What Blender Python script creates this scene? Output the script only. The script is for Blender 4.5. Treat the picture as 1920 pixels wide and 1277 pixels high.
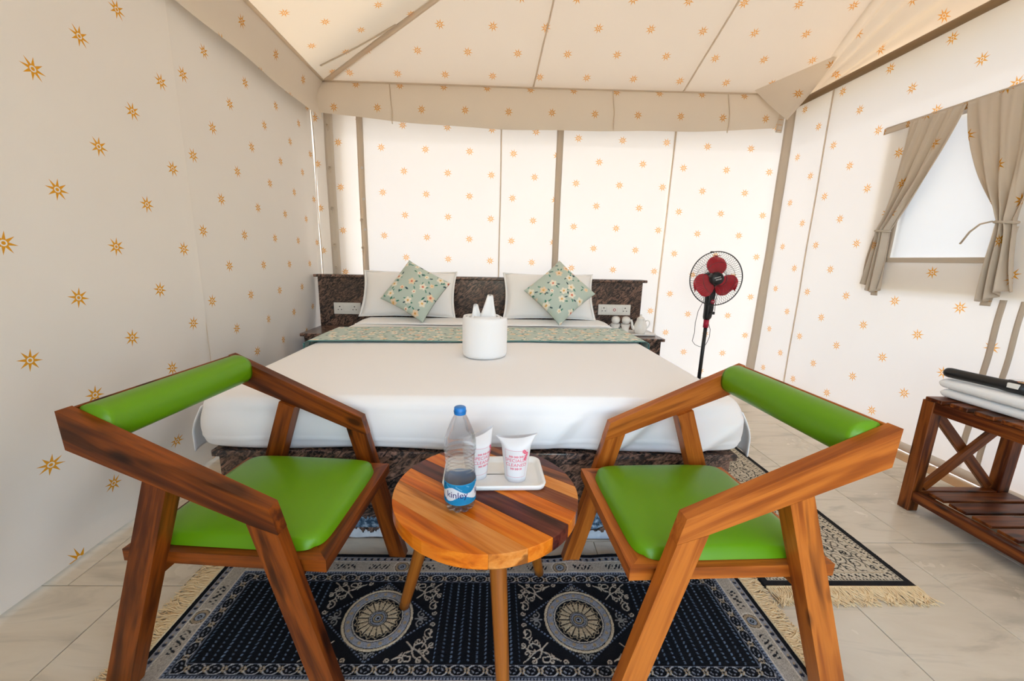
import bpy, bmesh, math, random
import numpy as np
from mathutils import Matrix, Vector

for _o in list(bpy.data.objects):
    bpy.data.objects.remove(_o, do_unlink=True)
sc = bpy.context.scene
COL = sc.collection
random.seed(7)
RNG = np.random.default_rng(11)
PI = math.pi

# ------------------------------------------------------------------ camera
FPX, YAW, PITCH, ROLL, CAMH, CXP = 739.5, 0.0220, 0.2028, 0.0203, 1.10, 938.0
_cy, _sy, _cp, _sp = math.cos(YAW), math.sin(YAW), math.cos(PITCH), math.sin(PITCH)
_F = Vector((_sy * _cp, _cy * _cp, -_sp)); _R = Vector((_cy, -_sy, 0)); _U = _R.cross(_F)
_R2 = _R * math.cos(ROLL) + _U * math.sin(ROLL); _U2 = _U * math.cos(ROLL) - _R * math.sin(ROLL)
cd = bpy.data.cameras.new('camera'); cam = bpy.data.objects.new('camera', cd); COL.objects.link(cam)
cd.sensor_width = 36.0; cd.sensor_fit = 'HORIZONTAL'; cd.lens = FPX / 1920 * 36
cd.shift_x = (960 - CXP) / 1920
cd.clip_start = 0.02; cd.clip_end = 200
cam.matrix_world = Matrix(((_R2.x, _U2.x, -_F.x, 0), (_R2.y, _U2.y, -_F.y, 0), (_R2.z, _U2.z, -_F.z, CAMH), (0, 0, 0, 1)))
sc.camera = cam

# ------------------------------------------------------------------ light
world = bpy.data.worlds.new('daylight'); sc.world = world; world.use_nodes = True
wn = world.node_tree; wn.nodes.clear()
_out = wn.nodes.new('ShaderNodeOutputWorld'); _bg = wn.nodes.new('ShaderNodeBackground')
_sky = wn.nodes.new('ShaderNodeTexSky'); _sky.sky_type = 'NISHITA'; _sky.sun_disc = False
_sky.sun_elevation = math.radians(42); _sky.sun_rotation = math.radians(35); _sky.dust_density = 2.0
_bg.inputs['Strength'].default_value = 1.0
_wb = wn.nodes.new('ShaderNodeMix'); _wb.data_type = 'RGBA'; _wb.blend_type = 'MULTIPLY'; _wb.inputs[0].default_value = 1.0
_wb.inputs[7].default_value = (1.0, 1.0, 0.97, 1)      # camera white balance for an open-shade sky
wn.links.new(_sky.outputs[0], _wb.inputs[6]); wn.links.new(_wb.outputs[2], _bg.inputs[0]); wn.links.new(_bg.outputs[0], _out.inputs[0])
sl = bpy.data.lights.new('sun', 'SUN'); sl.energy = 3.2; sl.color = (1.0, 0.955, 0.89); sl.angle = math.radians(0.6)
sun = bpy.data.objects.new('sun', sl); COL.objects.link(sun)
_d = Vector((0.50, 0.62, 0.68)).normalized()          # towards the sun: behind the tent, to the right
sun.rotation_euler = _d.to_track_quat('Z', 'Y').to_euler(); sun.location = _d * 12
sc.view_settings.view_transform = 'Standard'; sc.view_settings.look = 'None'
sc.view_settings.gamma = 1.0; sc.view_settings.use_curve_mapping = False
sc.view_settings.exposure = 0.66
sc.cycles.max_bounces = 12; sc.cycles.diffuse_bounces = 6; sc.cycles.transmission_bounces = 10
sc.cycles.glossy_bounces = 4; sc.cycles.transparent_max_bounces = 10
sc.cycles.sample_clamp_indirect = 8.0; sc.cycles.caustics_refractive = False; sc.cycles.caustics_reflective = False
sc.cycles.use_denoising = True

# ------------------------------------------------------------------ helpers
def lin(h):
    h = h.lstrip('#'); o = []
    for i in (0, 2, 4):
        c = int(h[i:i + 2], 16) / 255
        o.append(c / 12.92 if c <= 0.04045 else ((c + 0.055) / 1.055) ** 2.4)
    return tuple(o)

def tag(o, label=None, cat=None, group=None, kind=None):
    if label: o['label'] = label
    if cat: o['category'] = cat
    if group: o['group'] = group
    if kind: o['kind'] = kind
    return o

def empty(name, loc=(0, 0, 0), rz=0.0, label=None, cat=None, group=None, kind=None):
    o = bpy.data.objects.new(name, None); COL.objects.link(o)
    o.empty_display_size = 0.05; o.location = loc; o.rotation_euler = (0, 0, rz)
    return tag(o, label, cat, group, kind)

def link(name, me, mat=None, parent=None):
    o = bpy.data.objects.new(name, me); COL.objects.link(o)
    if mat is not None: me.materials.append(mat)
    if parent is not None: o.parent = parent
    return o

def set_gco(me, axis=(1, 0, 0), seed=None):
    """grain coordinates: x along the grain, plus a random shift per piece"""
    a = Vector(axis).normalized(); t = Vector((0, 0, 1)) if abs(a.z) < 0.9 else Vector((0, 1, 0))
    b = a.cross(t).normalized(); c = a.cross(b)
    n = len(me.vertices); co = np.empty(n * 3, np.float32); me.vertices.foreach_get('co', co); co = co.reshape(-1, 3)
    M = np.array([a, b, c], np.float32).T
    off = np.array([random.uniform(-9, 9), random.uniform(-3, 3), random.uniform(-3, 3)], np.float32)
    g = co @ M + off
    at = me.attributes.new('gco', 'FLOAT_VECTOR', 'POINT'); at.data.foreach_set('vector', g.astype(np.float32).ravel())

def bm_obj(name, bm, mat=None, parent=None, grain=None, smooth=False, bevel=0.0, seg=1):
    if bevel > 0:
        es = [e for e in bm.edges if len(e.link_faces) == 2 and e.calc_face_angle(0) > 0.5]
        bmesh.ops.bevel(bm, geom=es, offset=bevel, segments=seg, affect='EDGES', profile=0.6)
    bmesh.ops.recalc_face_normals(bm, faces=bm.faces)
    me = bpy.data.meshes.new(name); bm.to_mesh(me); bm.free()
    if smooth:
        me.polygons.foreach_set('use_smooth', [True] * len(me.polygons))
    if grain is not None: set_gco(me, grain)
    return link(name, me, mat, parent)

def add_box(bm, c, s, M=None):
    m = Matrix.Translation(c) @ Matrix.Diagonal((*s, 1))
    if M is not None: m = M @ m
    return bmesh.ops.create_cube(bm, size=1.0, matrix=m)['verts']

def box(name, c, s, mat, parent=None, grain=None, bevel=0.002, seg=1):
    bm = bmesh.new(); add_box(bm, c, s)
    return bm_obj(name, bm, mat, parent, grain, False, bevel, seg)

def prism(name, poly, y0, y1, mat, parent=None, grain=None, bevel=0.003, seg=2, axes='xz'):
    """polygon in the xz (or xy) plane pushed along the remaining axis"""
    bm = bmesh.new()
    P = (lambda a, b, t: (a, t, b)) if axes == 'xz' else ((lambda a, b, t: (a, b, t)) if axes == 'xy' else (lambda a, b, t: (t, a, b)))
    v0 = [bm.verts.new(P(a, b, y0)) for a, b in poly]; v1 = [bm.verts.new(P(a, b, y1)) for a, b in poly]
    bm.faces.new(v0); bm.faces.new(list(reversed(v1)))
    n = len(poly)
    for i in range(n): bm.faces.new((v0[i], v1[i], v1[(i + 1) % n], v0[(i + 1) % n]))
    return bm_obj(name, bm, mat, parent, grain, False, bevel, seg)

def beam(name, p0, p1, w, h, mat, parent=None, bevel=0.002, up=(0, 0, 1)):
    """rectangular bar from p0 to p1, w across, h along up"""
    p0 = Vector(p0); p1 = Vector(p1); d = p1 - p0; L = d.length; d.normalize()
    s = d.cross(Vector(up)).normalized(); u = s.cross(d)
    M = Matrix(((d.x, s.x, u.x, 0), (d.y, s.y, u.y, 0), (d.z, s.z, u.z, 0), (0, 0, 0, 1)))
    M = Matrix.Translation((p0 + p1) / 2) @ M
    bm = bmesh.new(); add_box(bm, (0, 0, 0), (L, w, h), M)
    return bm_obj(name, bm, mat, parent, tuple(d), False, bevel, 1)

def add_tube(bm, pts, r, n=8, cap=True):
    pts = [Vector(p) for p in pts]; rs = r if isinstance(r, (list, tuple)) else [r] * len(pts)
    rings = []; nrm = None
    for i, p in enumerate(pts):
        d = (pts[min(i + 1, len(pts) - 1)] - pts[max(i - 1, 0)])
        if d.length < 1e-9: d = Vector((0, 0, 1))
        d.normalize()
        if nrm is None:
            nrm = d.cross(Vector((0, 0, 1)) if abs(d.z) < 0.9 else Vector((1, 0, 0))).normalized()
        nrm = (nrm - d * nrm.dot(d)).normalized(); b = d.cross(nrm)
        rings.append([bm.verts.new(p + (nrm * math.cos(2 * PI * k / n) + b * math.sin(2 * PI * k / n)) * rs[i]) for k in range(n)])
    for a, b in zip(rings, rings[1:]):
        for k in range(n): bm.faces.new((a[k], a[(k + 1) % n], b[(k + 1) % n], b[k]))
    if cap:
        bm.faces.new(list(reversed(rings[0]))); bm.faces.new(rings[-1])

def tube(name, pts, r, mat, parent=None, n=10, grain=None):
    bm = bmesh.new(); add_tube(bm, pts, r, n)
    return bm_obj(name, bm, mat, parent, grain, True)

def add_lathe(bm, prof, n=32, c=(0, 0, 0), M=None):
    rings = []
    for r, z in prof:
        if r < 1e-6:
            v = Vector((0, 0, z)); v = (M @ v if M else v) + Vector(c); rings.append([bm.verts.new(v)])
        else:
            ring = []
            for k in range(n):
                v = Vector((r * math.cos(2 * PI * k / n), r * math.sin(2 * PI * k / n), z))
                ring.append(bm.verts.new((M @ v if M else v) + Vector(c)))
            rings.append(ring)
    for a, b in zip(rings, rings[1:]):
        if len(a) == 1 and len(b) == 1: continue
        for k in range(n):
            if len(a) == 1: bm.faces.new((a[0], b[(k + 1) % n], b[k]))
            elif len(b) == 1: bm.faces.new((a[k], a[(k + 1) % n], b[0]))
            else: bm.faces.new((a[k], a[(k + 1) % n], b[(k + 1) % n], b[k]))

def lathe(name, prof, mat, parent=None, n=32, c=(0, 0, 0), M=None, smooth=True, grain=None):
    bm = bmesh.new(); add_lathe(bm, prof, n, c, M)
    return bm_obj(name, bm, mat, parent, grain, smooth)

def grid(name, P, mat, parent=None, uv=None, col=None, skip=None, smooth=True, thick=0.0, wrap=False):
    """P: array (nu, nv, 3). uv: (nu, nv, 2). col: (nu, nv, 3). skip: (nu-1, nv-1) bool of faces to leave out"""
    nu, nv = P.shape[:2]; V = P.reshape(-1, 3)
    I = np.arange(nu * nv).reshape(nu, nv)
    if wrap: I = np.vstack([I, I[:1]])
    Q = np.stack([I[:-1, :-1], I[1:, :-1], I[1:, 1:], I[:-1, 1:]], -1)
    Q = Q[~skip] if skip is not None else Q.reshape(-1, 4)
    me = bpy.data.meshes.new(name); nf = len(Q)
    me.vertices.add(len(V)); me.vertices.foreach_set('co', np.ascontiguousarray(V, dtype=np.float32).ravel())
    me.loops.add(nf * 4); me.loops.foreach_set('vertex_index', Q.astype(np.int32).ravel())
    me.polygons.add(nf); me.polygons.foreach_set('loop_start', np.arange(0, nf * 4, 4, dtype=np.int32))
    me.polygons.foreach_set('use_smooth', np.full(nf, smooth))
    me.update(calc_edges=True)
    if uv is not None:
        l = me.uv_layers.new(name='uv'); l.data.foreach_set('uv', uv.reshape(-1, 2)[Q.ravel()].astype(np.float32).ravel())
    if col is not None:
        a = me.attributes.new('Col', 'FLOAT_COLOR', 'POINT')
        c4 = np.ones((len(V), 4), np.float32); c4[:, :3] = col.reshape(-1, 3); a.data.foreach_set('color', c4.ravel())
    me.validate()
    o = link(name, me, mat, parent)
    if thick:
        m = o.modifiers.new('solid', 'SOLIDIFY'); m.thickness = thick; m.offset = 0
    return o

def wob(x, y, amp, scale, seed, n=7):
    """smooth random field from a few sines"""
    r = np.random.default_rng(seed); z = np.zeros(np.broadcast(x, y).shape)
    for _ in range(n):
        a = r.uniform(0, 2 * PI); f = scale * r.uniform(0.5, 1.8); ph = r.uniform(0, 2 * PI)
        z = z + np.sin((x * math.cos(a) + y * math.sin(a)) * f + ph)
    return amp * z / math.sqrt(n)

# ------------------------------------------------------------------ materials
class NB:
    def __init__(s, name):
        s.m = bpy.data.materials.new(name); s.m.use_nodes = True; s.t = s.m.node_tree; s.t.nodes.clear()
        s.out = s.t.nodes.new('ShaderNodeOutputMaterial')
    def n(s, ty, **kw):
        nd = s.t.nodes.new('ShaderNode' + ty)
        for k, v in kw.items(): setattr(nd, k, v)
        return nd
    def set(s, sock, v):
        if isinstance(v, bpy.types.NodeSocket): s.t.links.new(v, sock)
        elif isinstance(v, (tuple, list)) and len(v) == 3 and sock.type == 'RGBA': sock.default_value = (*v, 1)
        else: sock.default_value = v
    def math(s, op, a, b=0.0, c=None):
        nd = s.n('Math', operation=op); s.set(nd.inputs[0], a); s.set(nd.inputs[1], b)
        if c is not None: s.set(nd.inputs[2], c)
        return nd.outputs[0]
    def vec(s, op, a, b=(0, 0, 0)):
        nd = s.n('VectorMath', operation=op); s.set(nd.inputs[0], a); s.set(nd.inputs[1], b)
        return nd.outputs['Value'] if op in ('LENGTH', 'DOT_PRODUCT', 'DISTANCE') else nd.outputs[0]
    def mix(s, f, a, b, blend='MIX'):
        nd = s.n('Mix', data_type='RGBA', blend_type=blend); s.set(nd.inputs[0], f); s.set(nd.inputs[6], a); s.set(nd.inputs[7], b)
        return nd.outputs[2]
    def noise(s, v, scale, detail=3, rough=0.55, dist=0.0):
        nd = s.n('TexNoise'); s.set(nd.inputs['Vector'], v); nd.inputs['Scale'].default_value = scale
        nd.inputs['Detail'].default_value = detail; nd.inputs['Roughness'].default_value = rough; nd.inputs['Distortion'].default_value = dist
        return nd.outputs['Fac']
    def ramp(s, f, stops, interp='LINEAR'):
        nd = s.n('ValToRGB'); s.set(nd.inputs[0], f); cr = nd.color_ramp; cr.interpolation = interp
        while len(cr.elements) < len(stops): cr.elements.new(0.5)
        for e, (p, c) in zip(cr.elements, stops):
            e.position = p; e.color = (*c, 1) if len(c) == 3 else c
        return nd.outputs[0]
    def bump(s, h, strength=0.3, dist=0.01):
        nd = s.n('Bump'); s.set(nd.inputs['Height'], h); nd.inputs['Strength'].default_value = strength; nd.inputs['Distance'].default_value = dist
        return nd.outputs[0]
    def pbr(s, color, rough=0.5, spec=0.5, metal=0.0, normal=None, coat=0.0, sheen=0.0, trans=0.0, ior=1.45, emit=None):
        b = s.n('BsdfPrincipled'); s.set(b.inputs['Base Color'], color); s.set(b.inputs['Roughness'], rough)
        b.inputs['Specular IOR Level'].default_value = spec; b.inputs['Metallic'].default_value = metal
        b.inputs['Coat Weight'].default_value = coat; b.inputs['Coat Roughness'].default_value = 0.12
        b.inputs['Sheen Weight'].default_value = sheen; b.inputs['Transmission Weight'].default_value = trans; b.inputs['IOR'].default_value = ior
        if normal is not None: s.t.links.new(normal, b.inputs['Normal'])
        return s.fin(b.outputs[0])
    def fin(s, sh):
        s.t.links.new(sh, s.out.inputs[0]); return s.m

def plain(name, color, rough=0.5, spec=0.5, metal=0.0, coat=0.0):
    b = NB(name); tc = b.n('TexCoord').outputs['Object']
    f = b.noise(tc, 40, 3)
    c = b.mix(b.math('MULTIPLY', f, 0.25), color, tuple(x * 0.8 for x in color))
    return b.pbr(c, rough, spec, metal, coat=coat)

CREAM = (0.765, 0.72, 0.655)
def cloth(name, base=CREAM, m=0.102, stars=True, tint=(0.865, 0.97, 1.15), weave=True, starcol=(0.62, 0.275, 0.004)):
    """canvas that lets daylight through, printed with eight-rayed suns on a staggered lattice (uv in metres)"""
    b = NB(name); uv = b.n('UVMap').outputs[0]
    n1 = b.noise(uv, 1.7, 4); n2 = b.noise(uv, 9.0, 4)
    col = b.mix(b.math('MULTIPLY', n1, 0.22), base, tuple(x * y for x, y in zip(base, (0.86, 0.80, 0.72))))
    col = b.mix(b.math('MULTIPLY', n2, 0.10), col, tuple(x * 0.8 for x in base))
    if stars:
        A = 0.373
        q = b.vec('SCALE', uv); q.node.inputs['Scale'].default_value = 1 / A
        def cell(off):
            f = b.vec('FRACTION', b.vec('ADD', q, (off, off, 0.0))); return b.vec('SUBTRACT', f, (0.5, 0.5, 0.0))
        fa, fb = cell(0.5), cell(0.0)
        def flat(v):
            s = b.n('SeparateXYZ'); b.set(s.inputs[0], v); return s.outputs[0], s.outputs[1]
        (ax, ay), (bx, by) = flat(fa), flat(fb)
        ra = b.math('ADD', b.math('MULTIPLY', ax, ax), b.math('MULTIPLY', ay, ay))
        rb = b.math('ADD', b.math('MULTIPLY', bx, bx), b.math('MULTIPLY', by, by))
        use_b = b.math('LESS_THAN', rb, ra); inv = b.math('SUBTRACT', 1.0, use_b)
        x = b.math('ADD', b.math('MULTIPLY', ax, inv), b.math('MULTIPLY', bx, use_b))
        y = b.math('ADD', b.math('MULTIPLY', ay, inv), b.math('MULTIPLY', by, use_b))
        r = b.math('MULTIPLY', b.math('SQRT', b.math('MINIMUM', ra, rb)), A)
        th = b.math('ARCTAN2', y, x); al = PI / 8
        t8 = b.math('FRACT', b.math('ADD', b.math('DIVIDE', th, 2 * al), 4.25))
        thf = b.math('MULTIPLY', b.math('SUBTRACT', 0.5, b.math('ABSOLUTE', b.math('SUBTRACT', t8, 0.5))), 2 * al)
        R, ri = 0.0385, 0.0132
        den = b.math('ADD', b.math('MULTIPLY', b.math('SINE', thf), R), b.math('MULTIPLY', b.math('SINE', b.math('SUBTRACT', al, thf)), ri))
        rbnd = b.math('DIVIDE', R * ri * math.sin(al), den)
        star = b.math('LESS_THAN', r, rbnd)
        hole = b.math('MULTIPLY', b.math('GREATER_THAN', r, 0.0056), b.math('LESS_THAN', r, 0.0098))
        star = b.math('MULTIPLY', star, b.math('SUBTRACT', 1.0, hole))
        plainc = col; col = b.mix(star, col, starcol)
    d = b.n('BsdfDiffuse'); b.set(d.inputs[0], col)
    t = b.n('BsdfTranslucent'); tcol = col
    if stars: tcol = b.mix(star, plainc, (0.90, 0.46, 0.17))      # thin ink lets some of the light through
    b.set(t.inputs[0], b.mix(1.0, tcol, tint, 'MULTIPLY'))
    mx = b.n('MixShader'); mx.inputs[0].default_value = m
    b.t.links.new(d.outputs[0], mx.inputs[1]); b.t.links.new(t.outputs[0], mx.inputs[2])
    if weave:
        bp = b.bump(b.noise(uv, 260, 2), 0.12, 0.002); b.t.links.new(bp, d.inputs['Normal'])
    return b.fin(mx.outputs[0])

def wood(name, dark, mid, light, rough=0.28, streak=0.5, knots=True):
    b = NB(name); at = b.n('Attribute', attribute_name='gco').outputs['Vector']
    v = b.vec('MULTIPLY', at, (1.6, 26.0, 26.0))
    f1 = b.noise(v, 1.0, 4, 0.6, 0.6)
    v2 = b.vec('MULTIPLY', at, (1.1, 9.0, 9.0)); f2 = b.noise(v2, 1.0, 3, 0.5, 1.2)
    v3 = b.vec('MULTIPLY', at, (9.0, 220.0, 220.0)); f3 = b.noise(v3, 1.0, 2)
    f = b.math('ADD', b.math('MULTIPLY', f1, 0.55), b.math('MULTIPLY', f2, 0.45))
    c = b.ramp(f, [(0.33, dark), (0.44, mid), (0.53, light), (0.64, mid), (0.74, dark)])
    st = b.ramp(f2, [(0.62 - 0.12 * streak, (0, 0, 0)), (0.70 - 0.1 * streak, (1, 1, 1))])
    c = b.mix(b.math('MULTIPLY', st, 0.75), c, tuple(x * 0.35 for x in dark))
    if knots:
        vo = b.n('TexVoronoi'); b.set(vo.inputs['Vector'], b.vec('MULTIPLY', at, (5.0, 12.0, 12.0))); vo.inputs['Scale'].default_value = 1.0
        kn = b.ramp(vo.outputs['Distance'], [(0.10, (1, 1, 1)), (0.21, (0, 0, 0))])
        c = b.mix(b.math('MULTIPLY', kn, 0.8), c, tuple(x * 0.3 for x in dark))
    c = b.mix(b.math('MULTIPLY', f3, 0.22), c, tuple(x * 0.5 for x in dark))
    return b.pbr(c, rough + 0.08, 0.28, normal=b.bump(f3, 0.08, 0.002), coat=0.0)

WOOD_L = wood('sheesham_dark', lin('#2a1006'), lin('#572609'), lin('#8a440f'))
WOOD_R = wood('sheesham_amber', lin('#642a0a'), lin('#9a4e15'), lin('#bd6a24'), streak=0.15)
WOOD_T = [wood('table_plank_amber', lin('#94430a'), lin('#cc650c'), lin('#de7d1c'), 0.14, 0.1, False),
          wood('table_plank_brown', lin('#4a1f10'), lin('#763a1c'), lin('#94542a'), 0.14, 0.4, False),
          wood('table_plank_honey', lin('#9a4f16'), lin('#cc7a2e'), lin('#da9046'), 0.14, 0.1, False),
          wood('table_plank_dark', lin('#2c1010'), lin('#50211a'), lin('#6e3626'), 0.14, 0.6, False)]
WOOD_LEG = wood('table_leg_wood', lin('#5a2c0e'), lin('#8a4a18'), lin('#a4601f'), 0.22, 0.1, False)
WOOD_K = wood('rack_wood', lin('#2a1008'), lin('#54240d'), lin('#8a4a1c'), 0.25, 0.6)

CLOTH = cloth('printed_canvas')
CLOTH_ROOF = cloth('printed_canvas_roof', (0.76, 0.69, 0.60), 0.29, tint=(1.0, 0.96, 0.88), starcol=(0.56, 0.25, 0.012))
CLOTH_TAPE = cloth('canvas_tape', (0.74, 0.68, 0.60), 0.45, stars=False, tint=(1, 0.95, 0.88))
CLOTH_SEAM = cloth('thin_seam', (0.84, 0.79, 0.72), 0.78, stars=False, tint=(1, 0.97, 0.93))
CLOTH_SHADE = cloth('shade_cloth', (0.78, 0.70, 0.60), 0.62, stars=False, tint=(1, 0.94, 0.84))  # for the added sheet that dims the left slope
CLOTH_CURT = cloth('curtain_canvas', (0.735, 0.66, 0.565), 0.28, tint=(1.0, 0.9, 0.76), starcol=(0.55, 0.26, 0.01))
CLOTH_PLAIN = cloth('plain_canvas', (0.74, 0.66, 0.56), 0.25, stars=False)
PANE = cloth('window_film', (0.88, 0.92, 0.96), 0.065, stars=False, tint=(0.90, 0.98, 1.10), weave=False)

def _sheet():
    b = NB('white_bed_linen'); tc = b.n('TexCoord').outputs['Object']
    return b.pbr((0.86, 0.85, 0.84), 0.75, 0.25, normal=b.bump(b.noise(tc, 420, 2), 0.1, 0.001), sheen=0.15)
SHEET = _sheet()
def _terry():
    b = NB('white_terry'); tc = b.n('TexCoord').outputs['Object']
    return b.pbr((0.86, 0.855, 0.85), 0.9, 0.1, normal=b.bump(b.noise(tc, 300, 3), 0.35, 0.002), sheen=0.3)
TERRY = _terry()
def _leather():
    b = NB('green_leatherette'); tc = b.n('TexCoord').outputs['Object']
    n = b.noise(tc, 3.0, 2)
    c = b.mix(n, (0.098, 0.245, 0.002), (0.125, 0.295, 0.004))
    return b.pbr(c, 0.34, 0.35, normal=b.bump(b.noise(tc, 500, 2), 0.12, 0.001))
LEATHER = _leather()
def _granite(name, k=1.0):
    b = NB(name); tc = b.n('TexCoord').outputs['Object']
    mp = b.n('Mapping'); b.set(mp.inputs[0], tc); mp.inputs['Rotation'].default_value = (0.25, 0.62, 0.35)
    f = b.noise(b.vec('MULTIPLY', mp.outputs[0], (15.0, 46.0, 46.0)), 1.0, 5, 0.62, 1.8); g = b.noise(tc, 3.0, 3); s = b.noise(tc, 140, 2)
    c = b.ramp(f, [(0.38, (0.014 * k, 0.013 * k, 0.014 * k)), (0.46, (0.050 * k, 0.036 * k, 0.030 * k)), (0.54, (0.17 * k, 0.10 * k, 0.072 * k)), (0.63, (0.33 * k, 0.19 * k, 0.14 * k)), (0.72, (0.05 * k, 0.038 * k, 0.034 * k))])
    c = b.mix(b.ramp(g, [(0.48, (0, 0, 0)), (0.68, (0.6, 0.6, 0.6))]), c, (0.035 * k, 0.028 * k, 0.026 * k))
    c = b.mix(b.ramp(s, [(0.60, (0, 0, 0)), (0.68, (0.45, 0.45, 0.45))]), c, (0.30, 0.20, 0.16))
    return b.pbr(c, 0.18, 0.5)
GRANITE = _granite('brown_granite')
def _marble():
    b = NB('floor_marble'); at = b.n('Attribute', attribute_name='gco').outputs['Vector']
    mp = b.n('Mapping'); b.set(mp.inputs[0], at); mp.inputs['Rotation'].default_value = (0, 0, 0.7); mp.inputs['Scale'].default_value = (1.2, 6.0, 1.0)
    f = b.noise(mp.outputs[0], 1.6, 5, 0.6, 0.8); g = b.noise(at, 5.0, 4)
    c = b.ramp(f, [(0.32, lin('#b5ab99')), (0.48, lin('#d3c7b2')), (0.60, lin('#d8cdb9')), (0.70, lin('#bdb4a2'))])
    c = b.mix(b.math('MULTIPLY', g, 0.35), c, lin('#cbbda6'))
    rz = b.math('ADD', 0.16, b.math('MULTIPLY', g, 0.18))
    return b.pbr(c, rz, 0.45)
MARBLE = _marble()
GROUT = plain('grout', lin('#84715a'), 0.9, 0.2)
TANSTRIP = plain('tan_stone', lin('#b98f63'), 0.4, 0.4)
def _vcol(name, rough, bumpk=0.0, sheen=0.0, m=0.3):
    b = NB(name); c = b.n('Attribute', attribute_name='Col').outputs['Color']
    tc = b.n('TexCoord').outputs['Object']; f = b.noise(tc, 600, 2)
    c = b.mix(b.math('MULTIPLY', f, m), c, (0.02, 0.02, 0.02))
    return b.pbr(c, rough, 0.2, normal=b.bump(f, bumpk, 0.003), sheen=sheen)
PILE = _vcol('rug_pile', 0.95, 0.5, 0.0)
PRINT = _vcol('printed_cotton', 0.8, 0.1, 0.1, 0.08)
def _ink():
    b = NB('printed_film'); c = b.n('Attribute', attribute_name='Col').outputs['Color']; tc = b.n('TexCoord').outputs['Object']
    c = b.mix(b.math('MULTIPLY', b.noise(tc, 60, 2), 0.08), c, (0.5, 0.6, 0.7))
    d = b.n('BsdfDiffuse'); b.set(d.inputs[0], c); t = b.n('BsdfTranslucent'); b.set(t.inputs[0], c)
    mx = b.n('MixShader'); mx.inputs[0].default_value = 0.45; b.t.links.new(d.outputs[0], mx.inputs[1]); b.t.links.new(t.outputs[0], mx.inputs[2])
    return b.fin(mx.outputs[0])
INK = _ink()
FRINGE = plain('cream_fringe', lin('#ecd2a6'), 0.9, 0.1)
BLACKP = plain('black_plastic', (0.012, 0.012, 0.013), 0.35, 0.5)
BLACKM = plain('black_wire', (0.015, 0.015, 0.016), 0.4, 0.5)
def _red():
    b = NB('red_clear_plastic'); b_tc = b.n('TexCoord').outputs['Object']
    c = b.mix(b.math('MULTIPLY', b.noise(b_tc, 8, 2), 0.4), (0.50, 0.010, 0.024), (0.36, 0.006, 0.016))
    return b.pbr(c, 0.18, 0.5, coat=0.4)
RED = _red()
REDRING = plain('red_collar', (0.42, 0.01, 0.04), 0.35)
WHITEP = plain('white_plastic', (0.82, 0.80, 0.75), 0.3, 0.5)
CHINA = plain('white_china', (0.84, 0.82, 0.78), 0.14, 0.5, coat=0.3)
DARKSLOT = plain('dark_slot', (0.03, 0.03, 0.03), 0.6)
PAPER = None
def _paper():
    b = NB('white_paper'); tc = b.n('TexCoord').outputs['Object']; c = b.mix(b.math('MULTIPLY', b.noise(tc, 30, 3), 0.2), (0.86, 0.86, 0.87), (0.74, 0.76, 0.80))
    d = b.n('BsdfDiffuse'); b.set(d.inputs[0], c); t = b.n('BsdfTranslucent'); b.set(t.inputs[0], c)
    mx = b.n('MixShader'); mx.inputs[0].default_value = 0.25; b.t.links.new(d.outputs[0], mx.inputs[1]); b.t.links.new(t.outputs[0], mx.inputs[2])
    return b.fin(mx.outputs[0])
PAPER = _paper()
PINK = plain('pink_ink', lin('#e06a80'), 0.6, 0.2)
NAVY = plain('navy_ink', lin('#2a2468'), 0.5, 0.2)
WHITEINK = plain('white_ink', (0.8, 0.8, 0.8), 0.5, 0.2)
BLUECAP = plain('blue_cap', (0.008, 0.17, 0.52), 0.35)
def _water():
    b = NB('clear_bottle'); tc = b.n('TexCoord').outputs['Object']
    g = b.n('BsdfGlass'); g.inputs['IOR'].default_value = 1.16; g.inputs['Roughness'].default_value = 0.0
    b.set(g.inputs['Color'], b.mix(b.math('MULTIPLY', b.noise(tc, 12, 2), 0.1), (0.97, 0.985, 1.0), (0.90, 0.95, 0.98)))
    t = b.n('BsdfTransparent'); t.inputs[0].default_value = (0.95, 0.97, 1, 1)
    mx = b.n('MixShader'); mx.inputs[0].default_value = 0.55; b.t.links.new(g.outputs[0], mx.inputs[1]); b.t.links.new(t.outputs[0], mx.inputs[2])
    return b.fin(mx.outputs[0])
WATER = _water()
SAND = None
def _sand():
    b = NB('sandy_ground'); tc = b.n('TexCoord').outputs['Object']
    c = b.ramp(b.noise(tc, 0.8, 5), [(0.3, lin('#b9a07c')), (0.7, lin('#d8c4a2'))])
    return b.pbr(c, 0.95, 0.1)
SAND = _sand()
def _film():
    b = NB('torn_white_film'); tc = b.n('TexCoord').outputs['Object']
    c = b.ramp(b.noise(tc, 9, 4), [(0.4, (0.45, 0.48, 0.52)), (0.6, (0.72, 0.74, 0.76))])
    return b.pbr(c, 0.4, 0.4)
FILM = _film()
def _filmb():
    b = NB('blue_printed_film'); tc = b.n('TexCoord').outputs['Object']
    c = b.ramp(b.noise(tc, 60, 3), [(0.42, (0.03, 0.06, 0.10)), (0.55, (0.16, 0.24, 0.32)), (0.68, (0.40, 0.46, 0.52))])
    return b.pbr(c, 0.35, 0.4)
FILMB = _filmb()
# ------------------------------------------------------------------ setting
bm = bmesh.new(); bmesh.ops.create_grid(bm, x_segments=2, y_segments=2, size=40)
g = bm_obj('ground', bm, SAND); g.location = (0, 0, -0.08); tag(g, kind='structure')

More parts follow.
